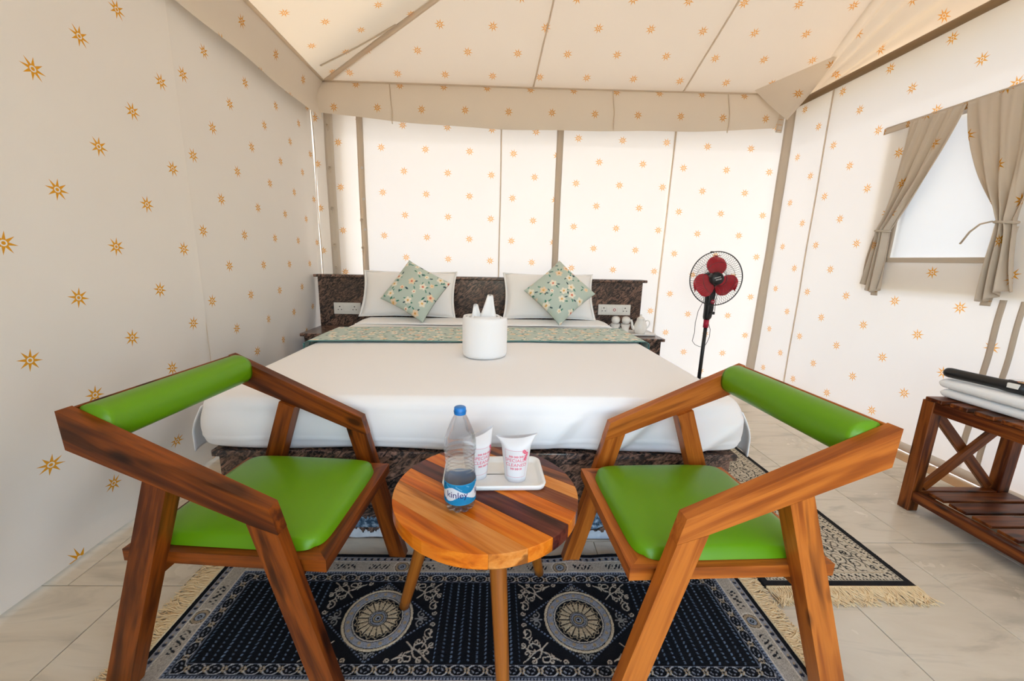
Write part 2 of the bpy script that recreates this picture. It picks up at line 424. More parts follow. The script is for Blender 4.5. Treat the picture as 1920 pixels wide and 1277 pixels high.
floor = box('floor', (0.5, 1.65, -0.035), (4.8, 4.9, 0.06), GROUT, bevel=0); tag(floor, kind='structure')
def tile(x0, x1, y0, y1, mat=MARBLE):
    gp = 0.0014
    x0 += gp; x1 -= gp; y0 += gp; y1 -= gp
    bm = bmesh.new(); add_box(bm, ((x0 + x1) / 2, (y0 + y1) / 2, -0.006), (x1 - x0, y1 - y0, 0.012 + random.uniform(-.0006, 0)))
    o = bm_obj('tile', bm, mat, floor, (1, 0, 0), False, 0.0012, 1)
    o.matrix_parent_inverse = Matrix.Identity(4)
def tiles(xlo, xhi, rows, joints_a, joints_b):
    for i, (y0, y1) in enumerate(zip(rows, rows[1:])):
        js = [j for j in (joints_a if i % 2 == 0 else joints_b) if xlo < j < xhi]
        xs = [xlo] + js + [xhi]
        for a, b in zip(xs, xs[1:]): tile(a, b, y0, y1)
def steps(a, d, n): return [a + d * k for k in range(n)]
tiles(-1.9, 0.06, [-0.8, -0.06, 0.55, 1.156, 1.76, 2.36, 2.96, 3.56, 4.1], steps(-1.60, 0.41, 6), steps(-1.41, 0.385, 6))
tiles(0.06, 2.40, [-0.8, -0.2, 0.2, 0.79, 1.38, 1.98, 2.58, 3.18, 3.78, 4.1], steps(0.50, 0.4133, 6), steps(0.42, 0.40, 6))
for y in steps(-0.8, 0.7, 7): tile(2.40, 2.88, y, y + 0.7, TANSTRIP)

# ---- left wall: two canvas panels sewn together, loose at the foot
wl = empty('wall_left', (-1.5, 1.6, 0), kind='structure', label='printed cream canvas wall on the left with loose hem'); wl_o = np.array([-1.5, 1.6, 0])
def left_panel(name, y0, y1, ax, az, seed):
    ys = np.linspace(y0, y1, int((y1 - y0) / 0.035)); zs = np.concatenate([np.linspace(0.014, 0.6, 26), np.linspace(0.625, 2.5, 62)])
    Y, Z = np.meshgrid(ys, zs, indexing='ij')
    k = np.clip(1 - Z / 0.9, 0, 1) ** 1.4
    X = -1.5 - 0.04 * np.clip(Y - 1.5, 0, 9) + wob(Y, Z, 0.0035, 3.0, seed)
    X = X + k * np.clip(Z / 0.16, 0.12, 1) * (0.034 * np.sin(9 * Y + 7 * Z + 1.1 * np.sin(4 * Y)) + 0.016 * np.sin(17 * Y - 9 * Z) - 0.025)
    X = X + 0.03 * np.clip(1 - Z / 0.06, 0, 1)
    X = X + 0.010 * np.exp(-((Y - y1) / 0.02) ** 2)
    P = np.stack([X, Y, Z], -1) - wl_o
    uv = np.stack([(Y - ax) * (0.373 / 0.376), (Z - az) * (0.373 / 0.370)], -1)
    grid(name, P, CLOTH, wl, uv)
left_panel('canvas_panel', -0.5, 2.10, 1.455, 0.934, 3)
left_panel('canvas_panel', 2.095, 3.728, 2.182, 0.846, 5)
# unseen sheet added outside so the left wall is not backlit
yy, zz = np.meshgrid(np.linspace(-0.5, 3.8, 12), np.linspace(0.0, 2.5, 8), indexing='ij')
grid('left_wall_shade', np.stack([np.full(yy.shape, -1.72), yy, zz], -1) - wl_o, CLOTH_PLAIN, wl, np.stack([yy, zz], -1))
# seam tape and hem roll
tube('seam', [tuple(np.array([-1.5 - 0.04 * 0.6 + 0.004, 2.10, z]) - wl_o) for z in np.linspace(0.05, 2.45, 30)], 0.0018, CLOTH_SEAM, wl, 6)

# ---- back wall: four overlapping panels with flat tapes over the joins
YB = 3.72
wb = empty('wall_back', (0.5, YB, 0), kind='structure', label='backlit printed canvas wall behind the headboard'); wb_o = np.array([0.5, YB, 0])
def back_panel(x0, x1, ax, az, seed, sx=0.385, dy=0.0, m=CLOTH):
    xs = np.linspace(x0, x1, max(8, int((x1 - x0) / 0.035))); zs = np.linspace(0.0, 2.58, 80)
    X, Z = np.meshgrid(xs, zs, indexing='ij')
    Y = YB + dy + wob(X, Z, 0.004, 3.0, seed) + 0.006 * np.sin(12 * X + 1.5 * Z) * np.clip(1 - Z / 0.8, 0, 1)
    uv = np.stack([(X - ax) * 0.373 / sx, (Z - az) * 0.373 / 0.372 + 0.02 * (X - ax)], -1)
    return grid('canvas_panel', np.stack([X, Y, Z], -1) - wb_o, m, wb, uv)
back_panel(-1.575, -1.14, -1.37, 2.074, 21, dy=0.03)
back_panel(-1.165, 0.565, -0.99, 2.035, 22)
back_panel(0.56, 1.575, 0.73, 2.15, 23, 0.39)
back_panel(1.57, 2.60, 1.875, 2.11, 24, 0.39)
xx, zz = np.meshgrid(np.linspace(-1.70, -1.31, 8), np.linspace(0, 2.5, 20), indexing='ij')
grid('corner_shade', np.stack([xx, np.full(xx.shape, YB + 0.085), zz], -1) - wb_o, CLOTH_PLAIN, wb, np.stack([xx, zz], -1))  # unseen sheet added behind the corner to darken the panel
def tape(parent, po, pts, w, axis, mat=CLOTH_TAPE, name='tape', stars=None):
    """flat ribbon along pts, width w along axis"""
    pts = [np.array(p, float) for p in pts]; a = np.array(axis, float)
    n = 40; t = np.linspace(0, 1, n); seg = np.linspace(0, 1, len(pts))
    C = np.stack([np.interp(t, seg, [p[i] for p in pts]) for i in range(3)], -1)
    ws = np.linspace(-0.5, 0.5, 4)
    jag = wob(t * 6, t * 0, 0.0016, 2.0, int(abs(pts[0][0]) * 1000))
    P = C[:, None, :] + (ws[None, :, None] * w + jag[:, None, None]) * a - po
    uv = np.stack([np.broadcast_to(ws * w, (n, 4)), np.broadcast_to(t[:, None] * 2.4, (n, 4))], -1)
    return grid(name, P, mat, parent, uv, thick=0.003)
tape(wb, wb_o, [(-1.165, YB - 0.014, 0.9), (-1.165, YB - 0.014, 2.4)], 0.055, (1, 0, 0))
tape(wb, wb_o, [(0.575, YB - 0.014, 0.02), (0.565, YB - 0.014, 2.4)], 0.058, (1, 0, 0))
tape(wb, wb_o, [(0.055, YB - 0.010, 0.02), (0.055, YB - 0.010, 2.4)], 0.012, (1, 0, 0), CLOTH_SEAM)
tape(wb, wb_o, [(1.545, YB - 0.012, 0.02), (1.580, YB - 0.012, 2.4)], 0.014, (1, 0, 0), CLOTH_SEAM)
tape(wb, wb_o, [(2.52, YB - 0.05, 0.05), (2.545, YB - 0.05, 1.2), (2.545, YB - 0.05, 2.45)], 0.075, (0.85, -0.5, 0))
tape(wb, wb_o, [(-1.445, YB + 0.012, 0.05), (-1.440, YB + 0.012, 2.4)], 0.075, (1, 0, 0), CLOTH_PLAIN)
# eyelets down the left tape, knotted ties on the left flap
def knots(xs, zs, name, parent, po, y):
    for z in zs:
        bm = bmesh.new(); x = xs
        pts = [(x + 0.011 * math.cos(a), y - 0.004 + 0.004 * math.sin(3 * a), z + 0.011 * math.sin(a)) for a in np.linspace(0, 2 * PI, 14)]
        add_tube(bm, [tuple(np.array(p) - po) for p in pts], 0.0045, 6)
        add_tube(bm, [tuple(np.array(p) - po) for p in [(x, y - .006, z), (x + .008, y - .01, z - .02), (x + .004, y - .008, z - .045)]], [0.004, 0.0035, 0.003], 6)
        bm_obj(name, bm, CLOTH_TAPE, parent, None, True)
knots(-1.445, [2.20, 1.86, 1.52, 1.20, 1.0], 'tie_knot', wb, wb_o, YB + 0.005)
knots(-1.180, [1.42, 1.18], 'tie_knot', wb, wb_o, YB - 0.024)
EYE = plain('eyelet_metal', (0.75, 0.78, 0.8), 0.3, 0.5, 0.6)
for z in (1.86, 1.60, 1.34):
    lathe('eyelet', [(0.004, 0), (0.008, 0.001), (0.011, 0.0), (0.011, -0.002)], EYE, wb, 16, tuple(np.array((-1.158, YB - 0.019, z)) - wb_o), Matrix.Rotation(PI / 2, 3, 'X'))
# corner rope beside the slit of daylight
tube('corner_rope', [tuple(np.array((-1.535 + 0.004 * math.sin(7 * z), 3.64, z)) - wb_o) for z in np.linspace(0.9, 2.4, 30)], 0.004, CLOTH_TAPE, wb, 6)

# ---- right wall with the window cut out
XR = 2.57
wr = empty('wall_right', (XR, 1.6, 0), kind='structure', label='backlit printed canvas wall on the right with a window'); wr_o = np.array([XR, 1.6, 0])
WY0, WY1, WZ0, WZ1 = 1.99, 2.565, 1.16, 1.93
def cuts(a, b, step, extra):
    s = sorted(set([round(v, 4) for v in np.linspace(a, b, int((b - a) / step))] + [e for e in extra if a < e < b])); return np.array(s)
ys = cuts(-0.5, 3.71, 0.05, (WY0, WY1)); zs = cuts(0.03, 2.42, 0.05, (WZ0, WZ1))
Y, Z = np.meshgrid(ys, zs, indexing='ij')
edge = np.clip(np.maximum(np.maximum(WY0 - Y, Y - WY1), np.maximum(WZ0 - Z, Z - WZ1)) / 0.1, 0, 1)
X = XR + wob(Y, Z, 0.005, 3.0, 31) * edge + 0.008 * np.sin(8 * Y + 5 * Z) * np.clip(1 - Z / 0.5, 0, 1)
X = X - 0.03 * np.clip(1 - Z / 0.12, 0, 1)
ym = (ys[:-1] + ys[1:]) / 2; zm = (zs[:-1] + zs[1:]) / 2
skip = ((ym[:, None] > WY0) & (ym[:, None] < WY1)) & ((zm[None] > WZ0) & (zm[None] < WZ1))
uv = np.stack([(Y - 2.472) * 0.373 / 0.360, (Z - 2.0) * 0.373 / 0.370], -1)
grid('canvas_panel', np.stack([X, Y, Z], -1) - wr_o, CLOTH, wr, uv, skip=skip)
tape(wr, wr_o, [(XR - 0.012, 3.26, 0.03), (XR - 0.012, 3.26, 2.41)], 0.014, (0, 1, 0), CLOTH_SEAM)
tape(wr, wr_o, [(XR - 0.012, 1.93, 0.05), (XR - 0.012, 1.93, 0.95)], 0.028, (0, 1, 0))
tape(wr, wr_o, [(XR - 0.012, 1.85, 0.05), (XR - 0.012, 1.85, 0.95)], 0.024, (0, 1, 0))
tube('hem_roll', [tuple(np.array((XR - 0.045, y, 0.028)) - wr_o) for y in np.linspace(-0.5, 3.7, 20)], 0.024, CLOTH_PLAIN, wr, 10)
tube('eave_pole', [tuple(np.array((XR + 0.01, y, 2.445)) - wr_o) for y in (-0.5, 1.6, 3.7)], 0.030, plain('brown_pole', lin('#8a6f4c'), 0.6), wr, 12)

# window: film pane, sewn frame and the second layer of canvas round it
win = empty('window_1', (XR, (WY0 + WY1) / 2, WZ0), kind='structure', label='tent window of pale film in the right wall'); wo = np.array([XR, (WY0 + WY1) / 2, WZ0])
yy, zz = np.meshgrid(np.linspace(WY0 - 0.01, WY1 + 0.01, 14), np.linspace(WZ0 - 0.01, WZ1 + 0.01, 16), indexing='ij')
grid('pane', np.stack([XR + 0.012 + wob(yy, zz, 0.003, 6, 44), yy, zz], -1) - wo, PANE, win, np.stack([yy, zz], -1))
box('window_frame', tuple(np.array((XR - 0.006, (WY0 + WY1) / 2, WZ0 - 0.014)) - wo), (0.012, WY1 - WY0 + 0.05, 0.030), CLOTH_TAPE, win)
for y in (WY0 - 0.012, WY1 + 0.012):
    box('window_frame', tuple(np.array((XR - 0.006, y, (WZ0 + WZ1) / 2)) - wo), (0.010, 0.022, WZ1 - WZ0), CLOTH_TAPE, win)
ys = cuts(1.66, 2.76, 0.05, (WY0, WY1)); zs = cuts(0.97, 1.99, 0.05, (WZ0, WZ1))
Y, Z = np.meshgrid(ys, zs, indexing='ij'); ym = (ys[:-1] + ys[1:]) / 2; zm = (zs[:-1] + zs[1:]) / 2
skip = ((ym[:, None] > WY0) & (ym[:, None] < WY1)) & ((zm[None] > WZ0) & (zm[None] < WZ1))
grid('outer_layer', np.stack([XR + 0.03 + wob(Y, Z, 0.004, 5, 45), Y, Z], -1) - wo, CLOTH_PLAIN, win, np.stack([Y, Z], -1), skip=skip)

# ---- front wall behind the viewer, tied open at the doorway
wf = empty('wall_front', (0.5, -0.32, 0), kind='structure', label='canvas front wall with the open doorway'); wf_o = np.array([0.5, -0.32, 0])
def front_panel(x0, x1, z0, z1):
    X, Z = np.meshgrid(np.linspace(x0, x1, 16), np.linspace(z0, z1, 24), indexing='ij')
    grid('canvas_panel', np.stack([X, -0.32 + wob(X, Z, 0.006, 4, int(x0 * 10) + 80), Z], -1) - wf_o, CLOTH, wf, np.stack([X, Z], -1))
front_panel(-1.5, -0.40, 0, 2.5); front_panel(1.20, 2.57, 0, 2.5); front_panel(-0.40, 1.20, 2.00, 2.5)

xx, tt = np.meshgrid(np.linspace(-1.5, 2.57, 16), np.linspace(0, 1, 12), indexing='ij')
grid('front_shade', np.stack([xx, -0.32 - 1.6 * tt, 2.32 - 0.30 * tt + 0.01 * np.sin(6 * xx)], -1) - wf_o, CLOTH_PLAIN, wf, np.stack([xx, tt], -1))  # unseen canopy added to cut sky light through the doorway

# ---- roof: back slope, left slope, front slope, right gable, hanging valances
rf = empty('ceiling', (0.5, 1.7, 2.5), kind='structure', label='printed canvas roof lining with hip and hanging valance'); ro = np.array([0.5, 1.7, 2.5])
EX, EY, EZ, KB, KL, YR = -1.44, 3.66, 2.51, 0.64, 0.34, 1.70
def hipx(Y): return EX + (KB / KL) * (EY - Y)
def slope(name, rows, ax, az, seed, sag=0.012, mat=CLOTH_ROOF):
    """rows: (nv) list of (left xyz, right xyz)"""
    nu = 60; L = np.array([r[0] for r in rows]); R = np.array([r[1] for r in rows])
    t = np.linspace(0, 1, nu)[:, None, None]
    P = L[None] * (1 - t) + R[None] * t
    nrm = wob(P[..., 0], P[..., 1], sag, 2.2, seed)
    P[..., 2] += nrm
    return P
vs = np.linspace(0, 1, 40)
rows = [((hipx(EY - v * (EY - YR)), EY - v * (EY - YR), EZ + KB * v * (EY - YR)), (2.60, EY - v * (EY - YR), EZ + KB * v * (EY - YR))) for v in vs]
P = slope('b', rows, 0, 0, 51)
uvb = np.stack([(P[..., 0] + 0.99) * 0.373 / 0.385, (EY - P[..., 1]) * math.hypot(1, KB) + 0.09], -1)
grid('roof_slope', P - ro, CLOTH_ROOF, rf, uvb)
rows = [((EX + v * (hipx(YR) - EX), EY - v * (EY - YR), EZ + KL * v * (hipx(YR) - EX)), (EX + v * (hipx(YR) - EX), 2 * YR - EY + v * (EY - YR), EZ + KL * v * (hipx(YR) - EX))) for v in vs]
P = slope('l', rows, 0, 0, 52)
uvl = np.stack([(P[..., 1] - 3.0) * 1.0, (P[..., 0] - EX) * math.hypot(1, KL) + 0.05], -1)
grid('roof_slope', P - ro, CLOTH_ROOF, rf, uvl)
rows = [((hipx(EY - v * (EY - YR)), 2 * YR - (EY - v * (EY - YR)), EZ + KB * v * (EY - YR)), (2.60, 2 * YR - (EY - v * (EY - YR)), EZ + KB * v * (EY - YR))) for v in vs]
P = slope('f', rows, 0, 0, 53)
grid('roof_slope', P - ro, CLOTH_ROOF, rf, np.stack([P[..., 0], P[..., 1]], -1))
# weather fly over the back slope, reaching out past the back wall
xx, tt = np.meshgrid(np.linspace(-1.75, 2.75, 20), np.linspace(0, 1, 20), indexing='ij')
Yf = EY + 0.34 - tt * (EY + 0.34 - YR)
grid('weather_fly', np.stack([np.maximum(xx, hipx(Yf) - 0.25), Yf, EZ + 0.10 + KB * (EY - Yf)], -1) - ro, CLOTH_PLAIN, rf, np.stack([xx, Yf], -1))
# unseen sheet added above the left slope to dim it
yy, tt = np.meshgrid(np.linspace(-0.4, EY + 0.2, 20), np.linspace(0, 1, 16), indexing='ij')
xx = -1.95 + tt * (np.minimum(hipx(np.maximum(yy, YR)), hipx(2 * YR - np.minimum(yy, YR))) + 1.95)
xx = np.maximum(xx, -1.95)
grid('left_slope_shade', np.stack([xx, yy, EZ + 0.09 + KL * (xx - EX)], -1) - ro, CLOTH_SHADE, rf, np.stack([xx, yy], -1))
yy, tt = np.meshgrid(np.linspace(-0.4, EY + 0.2, 20), np.linspace(0, 1, 8), indexing='ij')
grid('eave_shade', np.stack([-1.92 + tt * (EX + 1.92), yy, EZ + 0.004 + KL * (-1.92 - EX) * (1 - tt)], -1) - ro, CLOTH_PLAIN, rf, np.stack([tt, yy], -1))  # unseen strip added to block sky light leaking in at the eave
# gable on the right, creased towards the corner
ys = np.linspace(-0.26, 3.66, 90); ts = np.linspace(0, 1, 40)
Y, T = np.meshgrid(ys, ts, indexing='ij'); top = EZ + KB * np.minimum(EY - Y, Y - (2 * YR - EY)) + 0.02
Z = 2.475 + T * (np.maximum(top, 2.52) - 2.475)
ang = np.arctan2(Z - 2.45, 3.72 - Y)
X = 2.63 - 0.10 * (Z - 2.47) + 0.016 * np.sin(38 * ang) * np.clip((Y - 1.9) / 0.8, 0, 1) * np.clip((3.7 - Y) / 0.35, 0, 1)
grid('roof_gable', np.stack([X, Y, Z], -1) - ro, CLOTH_ROOF, rf, np.stack([Y - 2.6, Z - 2.55], -1))
Y2, Z2 = np.meshgrid(np.linspace(-0.3, 3.9, 14), np.linspace(2.40, 3.8, 8), indexing='ij')
grid('gable_shade', np.stack([np.full(Y2.shape, 2.80), Y2, np.minimum(Z2, EZ + 0.06 + KB * np.minimum(np.abs(EY + .3 - Y2), np.abs(Y2 + .6)))], -1) - ro, CLOTH_PLAIN, rf, np.stack([Y2, Z2], -1))  # unseen layer added outside to dim the sunlit gable
# hip, eave and slope tapes
def rtape(p, q, w, axis, mat=CLOTH_SEAM): tape(rf, ro, [p, ((p[0] + q[0]) / 2, (p[1] + q[1]) / 2, (p[2] + q[2]) / 2 - 0.008), q], w, axis, mat, 'roof_tape')
rtape((EX, EY, EZ - 0.015), (hipx(2.5), 2.5, EZ + KB * (EY - 2.5) - 0.015), 0.06, (0.5, 0.8, 0))
rtape((EX + 0.01, EY, EZ - 0.008), (EX + 0.01, 0.4, EZ - 0.008), 0.05, (1, 0, 0.3))
rtape((EX, EY - 0.02, EZ - 0.012), (2.30, EY - 0.02, EZ - 0.012), 0.05, (0, 1, -0.4))
rtape((-1.35, 3.42, EZ + 0.02), (-0.72, 3.24, EZ + 0.225), 0.016, (0.2, 1, 0))
for x in (0.36, 1.62):
    rtape((x - 0.05, EY - 0.03, EZ - 0.006), (x + 0.10, 2.6, EZ + KB * (EY - 2.6) - 0.006), 0.013, (1, 0, 0), CLOTH_SEAM)
# valances
val = CLOTH_ROOF
us = np.linspace(0, 1, 90); tv = np.linspace(0, 1, 14); U, T = np.meshgrid(us, tv, indexing='ij')
X = EX - 0.02 + U * (2.40 - EX); zb = 2.175 + 0.08 * (2 * np.abs(U - 0.52)) ** 3 + 0.006 * np.sin(11 * U)
Z = EZ - 0.01 - T * (EZ - 0.01 - zb); Y = EY - 0.03 - 0.05 * np.sin(PI * T * 0.8) + 0.010 * np.sin(30 * U + 2 * T) * T
grid('valance', np.stack([X, Y, Z], -1) - ro, val, rf, np.stack([(X + 0.61) * 0.373 / 0.36, Z - 2.30], -1))
Y = EY + 0.02 - U * 3.6; zb = 2.225 + 0.02 * U
Z = EZ + 0.01 - T * (EZ + 0.01 - zb); X = EX + 0.02 - 0.03 * np.sin(PI * T * 0.8) - 0.03 * T + 0.008 * np.sin(26 * U) * T
grid('valance', np.stack([X, Y, Z], -1) - ro, val, rf, np.stack([Y - 2.97, Z - 2.40], -1))
for x in (-0.86, 0.98, 1.95):
    tape(rf, ro, [(x - 0.01, EY - 0.062, EZ - 0.02), (x + 0.01, EY - 0.088, 2.30), (x + 0.01, EY - 0.078, 2.185)], 0.008, (1, 0, 0), CLOTH_SEAM, 'valance_seam')
# corner of the roof sheet hanging over the right end of the valance
A, B, Cc = np.array((2.17, 3.62, 2.530)), np.array((2.63, 3.36, 2.695)), np.array((2.385, 3.50, 2.262))
a, t = np.meshgrid(np.linspace(0, 1, 24), np.linspace(0, 1, 24), indexing='ij')
top = A * (1 - a[..., None]) + B * a[..., None]
P = top * (1 - t[..., None]) + Cc * t[..., None]
P[..., 1] -= 0.05 * np.sin(PI * a) * np.sin(PI * t) + 0.02 * t
P[..., 2] -= 0.03 * np.sin(PI * a) * np.sin(PI * t) * (1 - t)
P[..., 0] += 0.03 * np.sin(PI * t) * (a - 0.4)
grid('hanging_corner', P - ro, CLOTH_ROOF, rf, np.stack([P[..., 0] - 2.41, P[..., 2] - 2.44], -1))
# gathered strip behind that corner
tape(rf, ro, [(2.43, EY - 0.06, 2.47), (2.40, EY - 0.07, 2.20)], 0.06, (1, 0.2, 0), CLOTH_ROOF, 'valance_end')
# ------------------------------------------------------------------ bed
BX0, BX1, BY0, BY1 = -1.025, 0.935, 1.392, 3.485
PZ = 0.385
bp = empty('bed_platform', ((BX0 + BX1) / 2, (BY0 + BY1) / 2, 0), label='dark brown granite platform under the white mattress', cat='bed platform'); bo = np.array(bp.location)
def lb(name, x0, x1, y0, y1, z0, z1, mat, parent, off, bevel=0.003):
    return box(name, tuple(np.array(((x0 + x1) / 2, (y0 + y1) / 2, (z0 + z1) / 2)) - off), (x1 - x0, y1 - y0, z1 - z0), mat, parent, None, bevel, 2)
lb('top_slab', BX0 - 0.012, BX1 + 0.012, BY0 - 0.022, BY1, PZ - 0.026, PZ, GRANITE, bp, bo, 0.005)
lb('front_slab', BX0, BX1, BY0, BY0 + 0.03, 0.001, PZ - 0.027, GRANITE, bp, bo)
lb('side_slab', BX0, BX0 + 0.03, BY0 + 0.031, BY1, 0.001, PZ - 0.027, GRANITE, bp, bo)
lb('side_slab', BX1 - 0.03, BX1, BY0 + 0.031, BY1, 0.001, PZ - 0.027, GRANITE, bp, bo)
# torn white film still stuck to the foot of the front slab
def film(x0, x1, z0, zt, seed, mat=FILM, dy=.0016):
    xs = np.linspace(x0, x1, 160); r = np.random.default_rng(seed)
    edge = zt + wob(xs * 1.0, xs * 0, 0.012, 26, seed, 9) + np.convolve(r.normal(0, 0.010, 160), np.ones(3) / 3, 'same')
    low = z0 + np.maximum(0, wob(xs, xs * 0, 0.010, 30, seed + 9, 9))
    t = np.linspace(0, 1, 5)
    Zg = low[:, None] + (np.maximum(edge, low + 0.004) - low)[:, None] * t[None]
    P = np.stack([np.broadcast_to(xs[:, None], Zg.shape), np.full(Zg.shape, BY0 - dy), Zg], -1)
    grid('torn_film', P - bo, mat, bp, smooth=False)
film(-0.66, -0.22, 0.004, 0.050, 61); film(0.22, 0.80, 0.004, 0.045, 64)
film(0.20, 0.82, 0.047, 0.125, 66, FILMB, .0011); film(-0.60, -0.26, 0.050, 0.085, 68, FILMB, .0011)
PRINTD = plain('print_black', (0.02, 0.025, 0.03), 0.5)
def text_mesh(body, size, extr=0.0):
    cu = bpy.data.curves.new('t', 'FONT'); cu.body = body; cu.size = size; cu.extrude = extr; cu.align_x = 'CENTER'; cu.align_y = 'CENTER'
    o = bpy.data.objects.new('t', cu); COL.objects.link(o)
    dg = bpy.context.evaluated_depsgraph_get(); dg.update()
    me = bpy.data.meshes.new_from_object(o.evaluated_get(dg)); bpy.data.objects.remove(o, do_unlink=True); bpy.data.curves.remove(cu)
    bm = bmesh.new(); bm.from_mesh(me); bpy.data.meshes.remove(me)
    bmesh.ops.triangulate(bm, faces=bm.faces)
    return bm
tb = text_mesh('ment', 0.034)
for v in tb.verts:                                  # the film was put on upside down
    v.co = Vector((0.468 - v.co.x, BY0 - 0.0026, 0.072 - v.co.y)) - Vector(bo)
o = bm_obj('film_lettering', tb, PRINTD, bp)

# mattress with its white sheet: rings of a rounded rectangle
MX0, MX1, MY0, MY1, MZ = -1.085, 0.972, 1.372, 3.44, 0.592
def rrect(x0, x1, y0, y1, r, n=14, ne=180):
    out = []
    cs = [(x1 - r, y0 + r, -PI / 2), (x1 - r, y1 - r, 0), (x0 + r, y1 - r, PI / 2), (x0 + r, y0 + r, PI)]
    for i, (cx, cy, a0) in enumerate(cs):
        arc = [(cx + r * math.cos(a0 + PI / 2 * k / n), cy + r * math.sin(a0 + PI / 2 * k / n)) for k in range(n + 1)]
        out += arc
        nx, ny, b0 = cs[(i + 1) % 4]; nxt = (nx + r * math.cos(b0), ny + r * math.sin(b0))
        out += [(arc[-1][0] + (nxt[0] - arc[-1][0]) * k / ne, arc[-1][1] + (nxt[1] - arc[-1][1]) * k / ne) for k in range(1, ne)]
    return np.array(out)
prof = [(0.035, PZ + 0.002), (0.012, PZ + 0.004), (0.004, PZ + 0.012)] + [(0.0 - 0.012 * math.sin(PI * t), PZ + 0.012 + t * (MZ - PZ - 0.062)) for t in np.linspace(0.05, 1, 18)]
prof += [(0.05 * (1 - math.cos(a)), MZ - 0.05 + 0.05 * math.sin(a)) for a in np.linspace(0.15, PI / 2, 9)]
prof += [(d, MZ) for d in np.linspace(0.09, 1.02, 34)]
rings = []
for d, z in prof:
    r = max(0.004, 0.085 - d * 0.5) if d < 0.15 else 0.004
    R = rrect(MX0 + d, MX1 - d, MY0 + d, MY1 - d, r); rings.append(np.column_stack([R, np.full(len(R), z)]))
P = np.array(rings)
side = np.clip((MZ - 0.03 - P[..., 2]) / 0.04, 0, 1) * np.clip((P[..., 2] - PZ) / 0.03, 0, 1)
front = np.clip((MY0 + 0.09 - P[..., 1]) / 0.05, 0, 1) * np.clip((MZ + 0.001 - P[..., 2]) / 0.02, 0, 1)
X, Z = P[..., 0].copy(), P[..., 2].copy()
ridge = np.abs(np.sin(11.0 * (X - 1.0 * Z) + 1.3 * np.sin(3 * X))) ** 5 * np.exp(-((X - 0.62) / 0.36) ** 2) + 0.45 * np.abs(np.sin(10.0 * (X - 0.8 * Z) + 0.4)) ** 8 * np.exp(-((X - 0.02) / 0.2) ** 2) + 0.25 * np.abs(np.sin(7 * (X + 0.6 * Z))) ** 8 * np.exp(-((X + 0.8) / 0.25) ** 2)
P[..., 1] -= side * front * (0.056 * ridge + 0.008 * np.sin(5 * X + 2) + 0.004 * np.exp(-((Z - 0.435) / 0.004) ** 2))
sx = np.sign(P[..., 0] - (MX0 + MX1) / 2)
P[..., 0] += side * (1 - front) * sx * (0.012 * np.sin(7 * P[..., 1]) + 0.008 * np.sin(17 * P[..., 1] + 6 * Z))
topm = (P[..., 2] > MZ - 0.004)
P[..., 2] += topm * (wob(P[..., 0], P[..., 1], 0.0035, 5.0, 71) + 0.006 * np.exp(-((P[..., 1] - 3.02) / 0.012) ** 2) * (P[..., 1] > 2.5))
low = np.clip((PZ + 0.03 - P[..., 2]) / 0.03, 0, 1); P[..., 2] += low * (0.006 * (1 + np.sin(9 * P[..., 0] + 4 * P[..., 1])))
mt = empty('mattress', ((MX0 + MX1) / 2, (MY0 + MY1) / 2, PZ), label='thick white-sheeted double mattress lying on the granite platform', cat='mattress'); mo = np.array(mt.location)
PT = np.transpose(P, (1, 0, 2))
grid('fitted_sheet', PT - mo, SHEET, mt, wrap=True)
# top sheet folded back below the pillows
us = np.linspace(0, 1, 60); vs = np.linspace(0, 1, 14); U, V = np.meshgrid(us, vs, indexing='ij')
X = MX0 + 0.012 + U * (MX1 - MX0 - 0.024); Y = 2.98 + V * 0.30 + 0.03 * U + 0.006 * np.sin(9 * U)
Z = MZ + 0.010 + 0.012 * np.clip(np.sin(PI * np.clip(V * 1.0, 0, 1)), 0, 1) ** 0.4 - 0.035 * np.clip(np.abs(U - 0.5) * 2 - 0.95, 0, 1) / 0.05 + wob(X, Y, 0.002, 9, 72)
grid('folded_top_sheet', np.stack([X, Y, Z], -1) - mo, SHEET, mt, thick=0.008)
# loose sheet corners hanging at the foot end
for s in (-1, 1):
    us = np.linspace(0, 1, 26); vs = np.linspace(0, 1, 20); U, V = np.meshgrid(us, vs, indexing='ij')
    ex = MX0 if s < 0 else MX1
    Y = MY0 + 0.05 + U * 0.42; Z = MZ - 0.055 - V * (0.185 - 0.03 * U)
    X = ex + s * (0.004 + (0.034 + 0.020 * np.sin(9 * U + 0.6)) * np.sin(PI / 2 * np.clip(V * 1.5, 0, 1)) * np.clip(1.15 - U, 0, 1))
    grid('sheet_corner', np.stack([X, Y, Z], -1) - mo, SHEET, mt, thick=0.004)

